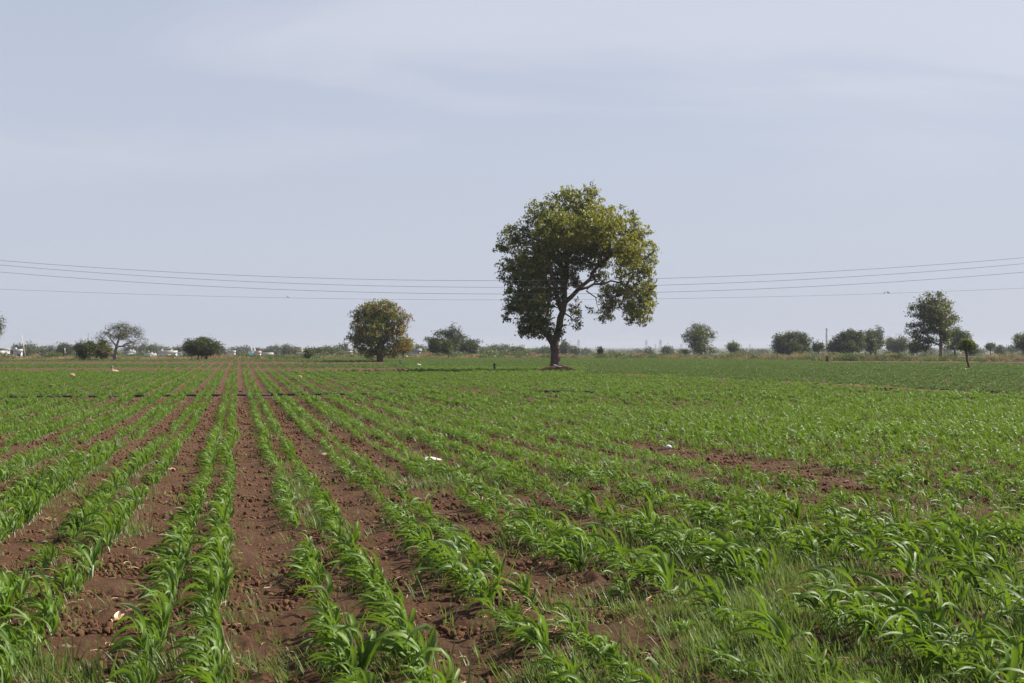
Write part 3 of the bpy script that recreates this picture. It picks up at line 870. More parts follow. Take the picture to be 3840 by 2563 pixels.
def main_col(C, cc, rs):
    # sunlit yellow-green painted into the leaves high up and on the outer right limbs
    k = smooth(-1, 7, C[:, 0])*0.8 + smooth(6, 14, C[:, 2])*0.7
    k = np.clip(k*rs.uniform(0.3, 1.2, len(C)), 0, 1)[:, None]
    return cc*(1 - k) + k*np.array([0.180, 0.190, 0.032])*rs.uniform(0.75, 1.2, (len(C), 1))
tree('field_tree', 'tall lone tree with a broad round crown leaning over a thick dark trunk', (MAIN_XY[0], MAIN_XY[1], float(base_z(MAIN_XY[1])) - 0.05), blobs, limbs, 21,
     4700, 13, 0.27, 0.15, OLIVE, 0.014, 0.7, colfn=main_col, droop=0.35, shell=0.55, aspect=0.42)
# soil heaped round its foot and a white sack
def mound(name, label, loc, rx, ry, h, seed, mat='clod', cat='soil heap', kind=None):
    rs = np.random.RandomState(seed); nr, na = 9, 22; V = []; F = []
    ph = rs.uniform(0, 6, 6)
    for i in range(nr):
        t = i/(nr - 1)
        for j in range(na):
            a = 2*math.pi*j/na; k = 1 + 0.16*math.sin(2*a + ph[0]) + 0.1*math.sin(3*a + ph[1]) + 0.06*math.sin(5*a + ph[2])
            z = h*(1 - smooth(0, 1, t)) + (rs.normal(0, 0.05*h) if 0 < t < 1 else 0) - 0.05*t
            V.append((rx*k*t*math.cos(a), ry*k*t*math.sin(a), z))
    for i in range(nr - 1):
        for j in range(na): F.append((i*na + j, (i+1)*na + j, (i+1)*na + (j+1) % na, i*na + (j+1) % na))
    o = obj(name, new_mesh(name, np.array(V), np.array(F), M[mat], True), None, loc)
    return tag(o, label, cat, kind=kind)
mound('soil_mound', 'low mound of reddish soil around the foot of the tall lone tree', (MAIN_XY[0], MAIN_XY[1] - 0.2, float(base_z(MAIN_XY[1]))), 2.5, 2.8, 0.55, 3, cat='soil mound')
def sack(name, label, loc, L, w, rz, tilt, seed, mat='plastic', cat='sack'):
    rs = np.random.RandomState(seed); V = []; n, k = 8, 9
    for i in range(n):
        t = i/(n - 1); r = w*(0.35 + 0.65*math.sin(math.pi*min(1, max(0, 0.12 + 0.78*t))))*rs.uniform(0.85, 1.1)
        for j in range(k):
            a = 2*math.pi*j/k; q = r*rs.uniform(0.82, 1.15)
            V.append(((t - 0.5)*L, q*math.cos(a), 0.6*q*math.sin(a) + w*0.5))
    F = [(i*k + j, (i+1)*k + j, (i+1)*k + (j+1) % k, i*k + (j+1) % k) for i in range(n - 1) for j in range(k)]
    F2 = [tuple(range(k - 1, -1, -1))[::-1], tuple((n-1)*k + j for j in range(k))]
    o = obj(name, new_mesh(name, np.array(V), [np.array(F), np.array(F2)], M[mat], False), None, loc, rz)
    o.rotation_euler = (0, tilt, rz)
    return tag(o, label, cat)
p = MAIN_XY + RT*0.25 - FW*1.05
sack('plastic_sack', 'long white plastic sack lying against the foot of the tall lone tree', (p[0], p[1], float(base_z(p[1])) + 0.30), 1.35, 0.13, -YAW + 0.1, 0.30, 8)

S_ = {}
def px_tree(name, label, d, base_px, x0, x1, top, bot, seed, leaf, n_cl, per, pal, trunks=None, lumps=9, sigma=None, flat=1.0, fill=1.0, bark='bark', group=None, droop=0.15, blobs_px=None, rtip=0.014, shell=0.5, colfn=None, aspect=0.55):
    """tree whose outline was read off the photograph: x0..x1, top..bot in its pixels, standing d metres off"""
    s = d/FPX
    loc = at(base_px, d); gz = loc[2]
    rs = np.random.RandomState(seed + 1000)
    def L(x, y, dep=0.0): return np.array([(x - base_px)*s, dep, EYE - (y - HORIZON)*s - gz])
    bl = []
    if blobs_px is None:
        cx_, hw, hh = (x0 + x1)/2, (x1 - x0)/2, (bot - top)/2; cy0 = (top + bot)/2
        blobs_px = [(cx_, cy0, hw*0.66, hh*0.70, 0)]
        blobs_px[0] = (cx_ + rs.uniform(-.1, .1)*hw, cy0 + 0.1*hh, hw*0.56, hh*0.60, 0)
        for i in range(lumps + 3):
            a = 2*math.pi*(i + rs.uniform(-0.5, 0.5))/(lumps + 3)
            rr = rs.uniform(0.09, 0.20) if i % 2 else rs.uniform(0.22, 0.44); ou = (1 - rr)*(rs.uniform(0.95, 1.16) if i % 2 else rs.uniform(0.72, 0.98))
            if math.sin(a) < 0: ou *= 0.88
            blobs_px.append((cx_ + hw*ou*math.cos(a), cy0 - hh*ou*math.sin(a), hw*rr, hh*rr*rs.uniform(0.8, 1.1), rs.uniform(-0.5, 0.5)*hw*s))
        for q in (-1, 1):
            blobs_px.append((cx_ + rs.uniform(-.3, .3)*hw, cy0 + rs.uniform(-.2, .2)*hh, hw*0.5, hh*0.55, q*hw*s*0.55))
    for b in blobs_px:
        c = L(b[0], b[1], b[4]); bl.append((c[0], c[1], c[2], b[2]*s, max(b[2]*s, 0.6*b[3]*s), b[3]*s, b[5] if len(b) > 5 else 1.0))
    H = EYE - (top - HORIZON)*s - gz; zb = EYE - (bot - HORIZON)*s - gz
    if trunks is None:
        r0 = max(0.10, 0.028*H)
        mx = ((x0 + x1)/2 - base_px)*s
        trunks = [([(0, 0, -0.1), (0.05*mx, 0, max(0.4, zb)), (0.5*mx, 0, zb + (H - zb)*0.45), (0.8*mx, 0, H*0.85)], [r0*1.25, r0, r0*0.6, r0*0.2])]
    else:
        trunks = [([L(*q) if not isinstance(q, np.ndarray) else q for q in P], R) for P, R in trunks]
    sg = sigma if sigma else max(0.25, 0.05*H)
    return tree(name, label, (loc[0], loc[1], gz), bl, trunks, seed, n_cl, per, leaf, sg, pal, rtip, max(0.4, H/16), bark, group, droop, 0.4, shell, 1.0, aspect, colfn)

# second tree: dense, low skirted, turning brown on one side
def autumn_col(C, cc, rs):
    k = smooth(-0.5, 3.2, C[:, 0])*rs.uniform(0, 1, len(C)); k = (k > 0.42)[:, None]
    br = np.array([[0.19, 0.135, 0.038]])*rs.uniform(0.7, 1.25, (len(C), 1))
    return np.where(k, br, cc)
px_tree('spreading_tree', 'dense bushy tree with browning leaves, skirted to the ground, trunk beside the crop', 192, 1424, 1303, 1545, 1125, 1345, 31, 0.25, 1250, 19, AUTUMN,
        trunks=[([(1426,1362),(1424,1335),(1420,1290),(1410,1230),(1415,1170)], [0.42,0.34,0.26,0.18,0.06]), ([(1416,1362),(1415,1330),(1400,1280,-0.6),(1370,1230,-1)], [0.2,0.17,0.12,0.05]),
                ([(1424,1320),(1450,1270,0.4),(1480,1220,0.6),(1505,1190,0.6)], [0.24,0.18,0.12,0.05])],
        blobs_px=[(1420,1170,75,42,0),(1375,1180,52,38,0.5),(1345,1190,40,26,0),(1470,1185,50,40,0),(1455,1150,40,22,0),(1390,1150,40,22,0.4),(1520,1190,28,20,0),(1350,1235,48,40,0),(1400,1240,70,52,-1.6),(1460,1240,62,52,0),
                  (1505,1232,36,34,0,0.6),(1335,1275,32,32,0),(1385,1290,52,42,-1.5),(1440,1300,60,40,0.5,0.8),(1500,1290,42,36,0,0.8),(1535,1285,16,22,0,0.8),(1400,1325,46,20,0),(1350,1310,30,24,0.6),(1470,1325,40,18,0.4,0.8),(1420,1220,60,60,2.0),(1315,1262,12,10,0),(1300,1275,7,6,0,0.5)],
        sigma=0.22, colfn=autumn_col, droop=0.5, rtip=0.010)
px_tree('young_tree', 'small yellow-brown tree under the edge of the browning bushy tree', 236, 1511, 1480, 1550, 1270, 1333, 32, 0.26, 260, 14, AUTUMN, sigma=0.30, colfn=lambda C, cc, rs: cc*np.array([1.25, 1.05, 1.0]))
# thin umbrella tree on the village side
px_tree('umbrella_tree', 'thin flat-topped tree with bare grey limbs showing through, near the village', 203, 431, 360, 555, 1213, 1300, 33, 0.17, 720, 6, GREY,
        trunks=[([(431,1358),(432,1335),(436,1300),(446,1265),(452,1240)], [0.30,0.25,0.18,0.12,0.04]), ([(428,1342),(415,1326),(398,1325),(385,1318)], [0.16,0.12,0.08,0.04]),
                ([(437,1305),(470,1290,0.4),(500,1280,0.6),(530,1268,0.6)], [0.14,0.11,0.07,0.03]), ([(436,1298),(415,1272,-0.4),(405,1250,-0.5)], [0.12,0.08,0.03]), ([(442,1280),(465,1250,-0.3),(480,1232,-0.3)], [0.10,0.07,0.03]),
                ([(452,1300),(480,1298,-0.8),(510,1292,-1.0),(545,1285,-1.0)], [0.09,0.07,0.05,0.02])],
        blobs_px=[(430,1232,38,16,0),(460,1226,34,14,0.5),(490,1238,40,18,0),(400,1250,30,18,0),(520,1255,26,20,0),(540,1278,16,14,0),(375,1268,26,16,0),(470,1258,50,20,-1),(440,1262,40,16,1),(500,1285,36,12,0,0.5),(410,1290,26,14,0,0.6)],
        sigma=0.30, bark='bark_grey', rtip=0.011, shell=0.7)
px_tree('dense_shrub_tree', 'dark dense bushy tree close beside the thin umbrella tree', 206, 318, 274, 362, 1277, 1352, 34, 0.24, 420, 18, DARK, lumps=9, sigma=0.26)
px_tree('dense_shrub_tree', 'olive shrubby tree half under the thin umbrella tree', 209, 378, 345, 424, 1272, 1353, 35, 0.24, 330, 15, [(5, (0.085, 0.09, 0.03)), (3, (0.11, 0.105, 0.035))], lumps=8, sigma=0.28)
px_tree('round_tree', 'dark round tree on several stems beside the white village houses', 214, 772, 698, 828, 1267, 1340, 36, 0.26, 620, 18, DARK,
        trunks=[([(775,1354),(774,1335),(776,1310),(780,1285)], [0.2,0.17,0.12,0.05]), ([(740,1354),(745,1335),(748,1310)], [0.13,0.1,0.05]), ([(756,1354),(757,1335),(760,1300)], [0.13,0.1,0.05])],
        blobs_px=[(770,1292,34,24,0),(735,1295,32,22,0),(800,1300,30,26,0),(710,1300,16,22,0),(765,1315,45,22,0),(725,1320,26,18,0),(812,1320,18,20,0),(770,1280,20,14,0),(750,1300,40,30,1.2),(780,1305,40,28,-1.2),(707,1283,9,9,0)], sigma=0.27)
px_tree('edge_tree', 'tree whose outer leaves just enter the frame above the grey roofs', 205, -45, -120, 26, 1160, 1300, 37, 0.22, 420, 12, SOFT, sigma=0.3)

# the copse beside the browning tree
px_tree('tall_thin_tree', 'tall ragged grey-green tree rising above the dark copse', 300, 1692, 1630, 1735, 1214, 1335, 41, 0.34, 330, 13, GREY,
        blobs_px=[(1698,1226,11,14,0),(1720,1240,11,16,0),(1690,1250,30,18,0),(1655,1250,26,8,0),(1640,1252,10,8,0),(1700,1275,30,22,0),(1728,1262,12,10,0),(1690,1300,36,22,0)], sigma=0.35)
px_tree('dark_tree', 'very dark dense tree at the front of the copse', 268, 1640, 1594, 1690, 1258, 1334, 42, 0.30, 420, 18, DARK, sigma=0.32)
px_tree('young_tree', 'slender olive tree with yellow drooping twigs standing before the dark copse', 238, 1683, 1652, 1702, 1272, 1332, 43, 0.24, 240, 13, SOFT, sigma=0.28, droop=0.6)
px_tree('grey_tree', 'grey-green round tree closing the copse on the open side', 330, 1752, 1698, 1805, 1263, 1338, 44, 0.36, 470, 18, GREY, sigma=0.4)

# beyond the right-hand field edge
px_tree('broad_tree', 'open grey-green tree with sky showing through, alone beyond the weeds', 330, 2628, 2553, 2690, 1213, 1332, 45, 0.34, 620, 13, SOFT,
        blobs_px=[(2620,1232,36,22,0),(2580,1252,26,22,0),(2650,1250,30,24,0),(2672,1262,18,24,0),(2610,1270,44,28,0),(2570,1275,16,20,0),(2630,1295,44,26,0),(2600,1305,26,22,0),(2665,1315,26,14,0),(2683,1310,10,10,0),(2625,1318,40,14,0),(2620,1265,36,40,2.5),(2620,1265,36,40,-2.5)], sigma=0.36, rtip=0.02)
px_tree('small_tree', 'small weeping tree standing by itself between the open tree and the dark round one', 345, 2752, 2723, 2778, 1282, 1325, 46, 0.30, 240, 13, SOFT, sigma=0.32, droop=0.8)
px_tree('small_tree', 'little dark shrub tree tucked beside the open grey-green tree', 322, 2571, 2558, 2580, 1312, 1334, 47, 0.28, 90, 10, DARK, sigma=0.3)
px_tree('wide_dark_tree', 'wide dark round tree on the chimney\'s open side', 322, 2985, 2895, 3045, 1240, 1330, 48, 0.32, 780, 18, DARK,
        blobs_px=[(2970,1262,36,20,0),(2930,1275,34,22,0),(2915,1300,22,26,0),(3000,1270,30,24,0),(3025,1285,20,18,0),(2960,1300,50,28,-2),(3000,1305,34,22,0),(2940,1310,36,20,0),(3040,1278,8,8,0)], sigma=0.36)
px_tree('small_tree', 'small dark tree just beside the tall chimney', 335, 3071, 3044, 3090, 1281, 1322, 49, 0.30, 200, 14, DARK, sigma=0.32)
px_tree('wide_dark_tree', 'broad dark tree hiding the chimney\'s foot', 315, 3198, 3104, 3246, 1240, 1326, 50, 0.32, 820, 18, DARK, sigma=0.36,
        blobs_px=[(3180,1265,40,24,0),(3215,1262,32,22,0),(3140,1285,30,24,0),(3120,1305,20,18,0),(3170,1300,50,24,-1.5),(3215,1295,34,26,0),(3190,1250,20,12,0),(3140,1310,34,14,0)])
px_tree('dark_tree', 'dark upright tree pressed against the broad dark tree', 322, 3265, 3232, 3292, 1246, 1332, 51, 0.32, 420, 17, DARK, sigma=0.36)
px_tree('tall_thin_tree', 'paler tall tree peering over the broad dark trees', 400, 3282, 3240, 3325, 1224, 1330, 52, 0.40, 420, 15, GREY, sigma=0.42)
px_tree('hazy_tree', 'grey hazy tree in the gap before the tall spreading tree', 440, 3365, 3312, 3410, 1254, 1332, 53, 0.44, 430, 17, GREY, sigma=0.5)
px_tree('dark_tree', 'low dark tree under the outer boughs of the tall spreading tree', 300, 3425, 3398, 3465, 1275, 1332, 54, 0.30, 260, 15, DARK, sigma=0.34)
px_tree('spreading_tree', 'tall spreading tree with layered boughs and pale trunk on the grassy bank', 210, 3529, 3395, 3602, 1097, 1315, 55, 0.26, 1150, 15, [(5, (0.062, 0.082, 0.026)), (3, (0.085, 0.105, 0.035)), (1.5, (0.115, 0.125, 0.042))],
        trunks=[([(3528,1356),(3528,1330),(3529,1300),(3527,1260),(3522,1210),(3515,1160),(3510,1125)], [0.34,0.29,0.26,0.2,0.14,0.09,0.04]), ([(3528,1300),(3500,1285,-0.4),(3470,1280,-0.5),(3430,1270,-0.5)], [0.15,0.11,0.08,0.03]),
                ([(3527,1265),(3550,1225,0.4),(3570,1190,0.5)], [0.14,0.1,0.04]), ([(3526,1250),(3495,1215,0.6),(3460,1190,0.8),(3430,1165,0.8)], [0.13,0.1,0.07,0.03]), ([(3525,1235),(3540,1180,-0.8),(3535,1130,-1)], [0.12,0.08,0.03])],
        blobs_px=[(3482,1106,20,10,0),(3523,1105,17,8,0),(3452,1120,12,10,0),(3500,1130,36,16,0),(3545,1140,28,18,0),(3462,1150,34,18,0),(3425,1155,18,12,0),(3415,1175,14,12,0),(3500,1165,44,22,0),(3555,1165,22,20,0),(3450,1185,36,14,0),(3580,1195,18,14,0),
                  (3500,1200,44,22,0),(3415,1222,20,7,0),(3450,1220,30,12,0),(3550,1215,34,18,0),(3402,1245,9,6,0),(3440,1245,32,10,0),(3500,1240,44,20,0),(3440,1265,30,10,0),(3480,1280,44,16,0),(3545,1255,34,22,0),(3470,1305,26,10,0),(3430,1295,20,10,0),(3540,1285,26,18,0),(3510,1180,40,50,2.2),(3510,1190,40,60,-2.2)],
        sigma=0.27, bark='bark_grey', shell=0.6)
px_tree('leaning_tree', 'rounded tree whose crown meets the tall spreading tree on the bank', 300, 3580, 3540, 3637, 1224, 1318, 56, 0.30, 480, 16, SOFT, sigma=0.34,
        blobs_px=[(3585,1245,24,20,0),(3610,1262,24,22,0),(3630,1255,8,16,0),(3562,1262,22,24,0),(3590,1285,36,24,0),(3615,1290,20,18,0),(3570,1300,26,14,0)])
px_tree('young_tree', 'young tree with a small bright crown on a crooked bare stem in the crop', 128, 3634, 3600, 3652, 1275, 1316, 57, 0.20, 260, 10, [(5, (0.085, 0.125, 0.020)), (3, (0.11, 0.145, 0.026))],
        trunks=[([(3635,1392),(3633,1376),(3626,1350),(3621,1330),(3622,1312),(3627,1295)], [0.15,0.12,0.11,0.11,0.09,0.04]), ([(3632,1386),(3626,1380,-0.1),(3624,1374,-0.1)], [0.05,0.04,0.02])],
        blobs_px=[(3632,1290,13,13,0),(3641,1298,10,11,0),(3622,1286,8,9,0),(3612,1304,10,6,0,0.6),(3600,1306,8,5,0,0.5),(3648,1302,8,7,0,0.7),(3628,1310,14,5,0,0.6)], sigma=0.14, bark='stump', rtip=0.010)
px_tree('small_tree', 'little feathery tree standing alone near the water tower', 420, 3715, 3694, 3736, 1282, 1318, 58, 0.36, 180, 12, GREY, sigma=0.38)
px_tree('hazy_tree', 'low hazy tree beside the little feathery tree', 520, 3752, 3730, 3775, 1298, 1330, 59, 0.5, 200, 14, GREY, sigma=0.55)
px_tree('dark_tree', 'tall dark tree cut off by the picture edge near the long low shed', 315, 3838, 3797, 3905, 1241, 1328, 60, 0.30, 560, 17, DARK, sigma=0.36)
px_tree('low_tree', 'low spreading bush tree behind the crooked-stemmed young tree', 380, 3642, 3618, 3668, 1305, 1330, 61, 0.4, 140, 13, GREY, sigma=0.4)
# far belt of trees, hazy
FAR = [('hazy_tree','flat-topped dark tree above the white house by the leaning pole',620,70,48,97,1294,1345,DARK),
 ('hazy_tree','rounded grey tree standing highest behind the flat-topped dark tree',760,115,100,130,1285,1345,GREY),
 ('hazy_tree','green bushy tree beside the leaning pole',560,112,94,134,1305,1348,SOFT),
 ('hazy_tree','low hazy tree below the two ragged palms',640,150,128,176,1307,1346,GREY),
 ('hazy_tree','pointed hazy tree next to the tiny white tower',800,192,180,204,1297,1344,GREY),
 ('hazy_tree','big feathery hazy tree between the tiny white tower and the dark bushy tree',480,236,200,276,1285,1346,GREY),
 ('hazy_tree','grey tree just behind the blue-walled shed',700,490,466,512,1293,1345,GREY),
 ('hazy_tree','narrow hazy tree beside the blue-walled shed',720,533,520,556,1290,1345,GREY),
 ('hazy_tree','tall green hazy tree between the blue-walled shed and the white house',690,580,552,602,1293,1345,SOFT),
 ('hazy_tree','round hazy tree at the back of the white house with blue base',900,632,608,660,1306,1345,GREY),
 ('hazy_tree','dark thin tree leaning out of the round several-stemmed tree',520,708,692,716,1275,1345,DARK),
 ('hazy_tree','ragged hazy tree on the village side of the round several-stemmed tree',700,685,664,700,1294,1345,GREY),
 ('hazy_tree','narrow hazy tree on the open side of the round several-stemmed tree',620,829,820,836,1296,1345,GREY),
 ('hazy_tree','wide low hazy tree beyond the pale twin-spired shrine',950,882,858,915,1306,1342,GREY),
 ('hazy_tree','hazy tree with two thin bare tops near the pale shrine',980,925,908,942,1300,1342,GREY),
 ('hazy_tree','long low hazy tree behind the pale twin-spired shrine',900,962,938,990,1307,1343,GREY),
 ('hazy_tree','flat umbrella-shaped hazy tree above the long white shed',900,1033,1012,1054,1295,1342,GREY),
 ('hazy_tree','dark hazy tree adjoining the flat umbrella-shaped one',780,1012,998,1022,1303,1342,GREY),
 ('hazy_tree','big round green hazy tree beyond the brown scrub',640,1083,1052,1112,1299,1345,SOFT),
 ('hazy_tree','low brownish hazy tree next to the big round green one',600,1113,1098,1130,1308,1345,[(1,(0.10,0.10,0.05))]),
 ('round_tree','small dark round tree standing at the field edge before the brown scrub',228,1159,1136,1180,1303,1348,SOFT),
 ('hazy_tree','dark hazy tree right behind the small dark round one',400,1186,1172,1202,1304,1342,DARK),
 ('hazy_tree','wide green hazy tree between the dark round tree and the browning tree',560,1232,1198,1262,1299,1342,SOFT),
 ('hazy_tree','taller rounded hazy tree close to the browning bushy tree',620,1285,1268,1302,1288,1340,GREY),
 ('hazy_tree','long low green hazy tree beneath the taller rounded one',560,1258,1230,1292,1310,1342,SOFT),
 ('hazy_tree','hazy green tree in the gap between the browning tree and the copse',520,1572,1548,1600,1297,1338,SOFT),
 ('hazy_tree','pale hazy tree beside the grey house in the gap',640,1612,1594,1634,1312,1338,GREY),
 ('hazy_tree','low hazy tree next to the copse on the open side',620,1820,1800,1842,1303,1336,SOFT),
 ('hazy_tree','round-headed hazy tree between the copse and the rooftop aerials',660,1848,1830,1868,1294,1337,SOFT),
 ('hazy_tree','broad hazy tree just before the rooftop aerials',640,1892,1864,1918,1294,1337,SOFT),
 ('hazy_tree','broad hazy tree below the rooftop aerials',600,1930,1905,1962,1300,1337,SOFT),
 ('hazy_tree','low hazy tree past the white roof turret',660,1975,1952,1998,1312,1337,SOFT),
 ('hazy_tree','hazy tree well behind the lone tree\'s shaded side',640,2010,1990,2032,1307,1337,SOFT),
 ('hazy_tree','taller hazy tree touching the lone tree\'s trunk',600,2046,2026,2072,1303,1337,SOFT),
 ('hazy_tree','tall grey hazy tree emerging from behind the lone tree\'s trunk',520,2115,2096,2136,1284,1335,GREY),
 ('hazy_tree','rounded grey hazy tree beside the smoke',600,2155,2132,2174,1302,1334,GREY),
 ('hazy_tree','small square-topped hazy tree in the thin smoke',900,2202,2186,2216,1312,1334,GREY),
 ('small_tree','tiny palm-like tree standing clear on the weedy bank',262,2252,2241,2260,1302,1330,DARK),
 ('hazy_tree','pale dome-shaped tree far off past the tiny palm-like tree',1300,2297,2283,2311,1319,1332,GREY),
 ('hazy_tree','pale far tree below the first open stretch of sky',1500,2350,2338,2362,1320,1331,GREY),
 ('hazy_tree','pale pointed far tree left of the tall pylons',1500,2385,2374,2396,1318,1331,GREY),
 ('hazy_tree','dark round far tree at the foot of the tall pylon',700,2431,2418,2446,1309,1332,DARK),
 ('hazy_tree','low far tree beside the dark round one under the pylon',900,2408,2392,2422,1320,1332,GREY),
 ('hazy_tree','square-headed grey tree between two pylons',620,2505,2484,2527,1301,1332,GREY),
 ('hazy_tree','small faint tree behind the little dark shrub tree',900,2553,2544,2562,1316,1332,GREY),
 ('hazy_tree','faint tree low beside the small weeping tree',1000,2783,2770,2795,1314,1331,GREY),
 ('hazy_tree','long faint blue-grey tree past the small weeping tree',1100,2822,2794,2848,1317,1331,GREY),
 ('hazy_tree','faint blue-grey tree next to the wide dark round tree',1100,2860,2840,2884,1316,1331,GREY),
 ('hazy_tree','blue-grey tree showing under the wide dark tree',800,3020,3002,3042,1300,1332,GREY),
 ('hazy_tree','faint tree at the very foot of the chimney',900,3105,3085,3125,1308,1332,GREY),
 ('hazy_tree','faint low tree between the tall spreading tree\'s trunk and its neighbour',1000,3545,3530,3562,1308,1330,GREY),
 ('hazy_tree','faint low tree under the bough of the tall spreading tree',1000,3480,3455,3505,1307,1330,GREY),
 ('hazy_tree','faint tree under the water tower',900,3668,3650,3690,1310,1330,GREY),
 ('hazy_tree','faint tree by the end of the long low shed',800,3797,3784,3812,1296,1330,GREY)]
for i, (nm, lb, d, bx, x0, x1, top, bot, pal) in enumerate(FAR):
    leaf = 0.0011*d
    if d > 300: x0 -= 7; x1 += 7; top -= 2.5
    px_tree(nm, lb, d, bx, x0, x1, top, bot, 700 + i, leaf, max(60, int((x1 - x0)*(bot - top)*0.085)), 10, pal, lumps=8, sigma=0.0011*d, rtip=0.03, group='trees along the hazy skyline')

# low scrub filling the ground in front of the village
sx, sy, ss = [], [], []
for _ in range(2600):
    px = rng.uniform(-300, 4100); d = rng.uniform(255, 900)**1.0
    if px > 2000 and d < 420: continue
    p = at(px, d); sx.append(p[0]); sy.append(p[1]); ss.append((0.8 if px < 1250 else 1.0)*(1.0 if d < 480 else 1.6)*rng.uniform(0.9, 2.4)*(0.6 + 0.9*vnoise(px*0.01, d*0.01, 91)))
sx, sy = np.array(sx), np.array(sy)
brown_b = [bush(660 + k, M['dry'], 0.7, 200, 0.20) for k in range(2)]
scatter('scrub', np.stack([sx, sy, base_z(sy) - 0.1], 1), np.stack([sx*0, sx*0, rng.uniform(0, 6, len(sx))], 1), ss, np.where(rng.random(len(sx)) < 0.22, rng.integers(4, 6, len(sx)), rng.integers(0, 4, len(sx))),
        bushes + brown_b, 'low green and brown scrub on the waste land before the village', 'scrub')

fx, fy, fs = [], [], []
for _ in range(2600):
    d = 950*(3.4)**rng.random(); px = rng.uniform(-500, 4300); p = at(px, d)
    fx.append(p[0]); fy.append(p[1]); fs.append(rng.uniform(2.2, 5.2)*(0.45 + 1.0*vnoise(px*0.006, d*0.004, 97)))
for _ in range(620):
    d = rng.uniform(640, 980); px = rng.uniform(-400, 2180); p = at(px, d)
    fx.append(p[0]); fy.append(p[1]); fs.append(rng.uniform(4.0, 8.5)*(0.5 + 0.8*vnoise(px*0.012, d*0.01, 98)))
fx, fy = np.array(fx), np.array(fy)
scatter('distant_woodland', np.stack([fx, fy, base_z(fy) - 0.2], 1), np.stack([fx*0, fx*0, rng.uniform(0, 6, len(fx))], 1), fs, rng.integers(0, 4, len(fx)), bushes, 'far low woodland fading into the haze along the horizon', 'woodland')

# ------------------------------------------------------------------ palms
def palm(label, d, px, top, seed):
    s = d/FPX; loc = at(px, d); H = EYE - (top - HORIZON)*s - loc[2]
    e = empty('palm_tree', loc, -YAW); tag(e, label, 'palm tree', 'palms above the village roofs')
    rs = np.random.RandomState(seed); fl = 2.6
    mb = MB(); mb.tube([(0, 0, -0.1), (0.15, 0, H*0.5), (0.1, 0, H - 1.4)], [0.25, 0.19, 0.16], 7); obj('trunk', mb.mesh('trunk', M['bark_grey'], True), e)
    for k in range(11):
        a = k*2*math.pi/11 + rs.uniform(-.2, .2); upk = rs.uniform(0.0, 1.1)
        V, F, n = [], [], 7
        for i in range(n):
            t = i/(n - 1); r = fl*t*math.cos(upk*0.6); z = H - 1.4 + fl*(upk*0.75*t - 0.75*t*t)
            w = 0.42*math.sin(math.pi*(0.12 + 0.83*t)); c = np.array([0.1 + r*math.cos(a), r*math.sin(a), z]); sd = np.array([-math.sin(a), math.cos(a), 0])
            V += [c - sd*w - np.array([0, 0, w*0.7]), c, c + sd*w - np.array([0, 0, w*0.7])]
        for i in range(n - 1):
            for j in range(2): F.append((i*3 + j, i*3 + j + 1, (i+1)*3 + j + 1, (i+1)*3 + j))
        obj('frond', new_mesh('frond', np.array(V), np.array(F), M['scrub'], True), e)
palm('ragged palm showing over the trees between the tiny tower and the leaning pole', 760, 165, 1291, 1)
palm('ragged palm shorter and closer to the leaning pole', 770, 144, 1293, 2)
palm('tall palm nearest the thin umbrella tree', 760, 573, 1285, 3)
palm('small palm directly over the white house with the blue base', 900, 607, 1294, 4)

# ------------------------------------------------------------------ village
def house(name, label, px0, px1, top, d, mat, depth=7.0, turn=0.25, windows=3, lower=None, tanks=(), door=True, storeys=1, sink=0.3, cat='house'):
    s = d/FPX; c = at((px0 + px1)/2, d); w = (px1 - px0)*s*0.9; H = max(1.5, EYE - (top - HORIZON)*s - c[2])
    e = empty(name, c, -YAW + turn); tag(e, label, cat)
    obj('wall', MB().box((0, 0, H/2 - sink), (w, depth, H + sink)).mesh('wall', M[mat]), e)
    rf = obj('roof', MB().box((0, 0, H + 0.05 - sink/2), (w + 0.4, depth + 0.4, 0.18)).mesh('roof', M['greyw' if mat == 'greyw' else mat]), e)
    pm = MB(); hp = 0.55; z = H + 0.14 - sink/2 + hp/2 
    pm.box((0, -depth/2, z), (w + 0.3, 0.18, hp)); pm.box((0, depth/2, z), (w + 0.3, 0.18, hp)); pm.box((-w/2, 0, z), (0.18, depth - 0.2, hp)); pm.box((w/2, 0, z), (0.18, depth - 0.2, hp))
    obj('parapet', pm.mesh('parapet', M[mat]), rf)
    if lower: obj('painted_base', MB().box((0, 0, H*0.19 - sink/2), (w + 0.12, depth + 0.12, H*0.38)).mesh('painted_base', M[lower]), e)
    for st in range(storeys):
        for i in range(windows):
            x = -w/2 + w*(i + 0.5)/windows; zz = H*((st + 0.58)/storeys)
            f = obj('window', MB().box((x, -depth/2 - 0.03, zz), (min(1.2, w/windows*0.5), 0.10, 1.1)).mesh('window', M['dark']), e)
            obj('window_sill', MB().box((x, -depth/2 - 0.14, zz - 0.62), (min(1.5, w/windows*0.6), 0.28, 0.1)).mesh('window_sill', M[mat]), f)
    if door: obj('door', MB().box((w*0.12, -depth/2 - 0.05, 1.0), (1.0, 0.12, 2.0)).mesh('door', M['dark']), e)
    for tx, ty in tanks:
        obj('water_tank', MB().lathe([(0.38, 0), (0.42, 0.1), (0.42, 0.7), (0.35, 0.85), (0.15, 0.95)], 12, (tx*w/2, ty*depth/2, H + 0.1)).mesh('water_tank', M['white'], True), e)
    return e
house('village_house', 'white house with blue painted base and white side wall lit by the sun', 600, 656, 1321, 578, 'white', 8, 0.55, 3, 'blue', ((-0.75, 0.2), (0.75, 0.3)))
house('pump_house', 'little pinkish block house in front of the white house with blue base', 621, 640, 1338, 516, 'pink', 3.5, 0.3, 1, None, (), False)
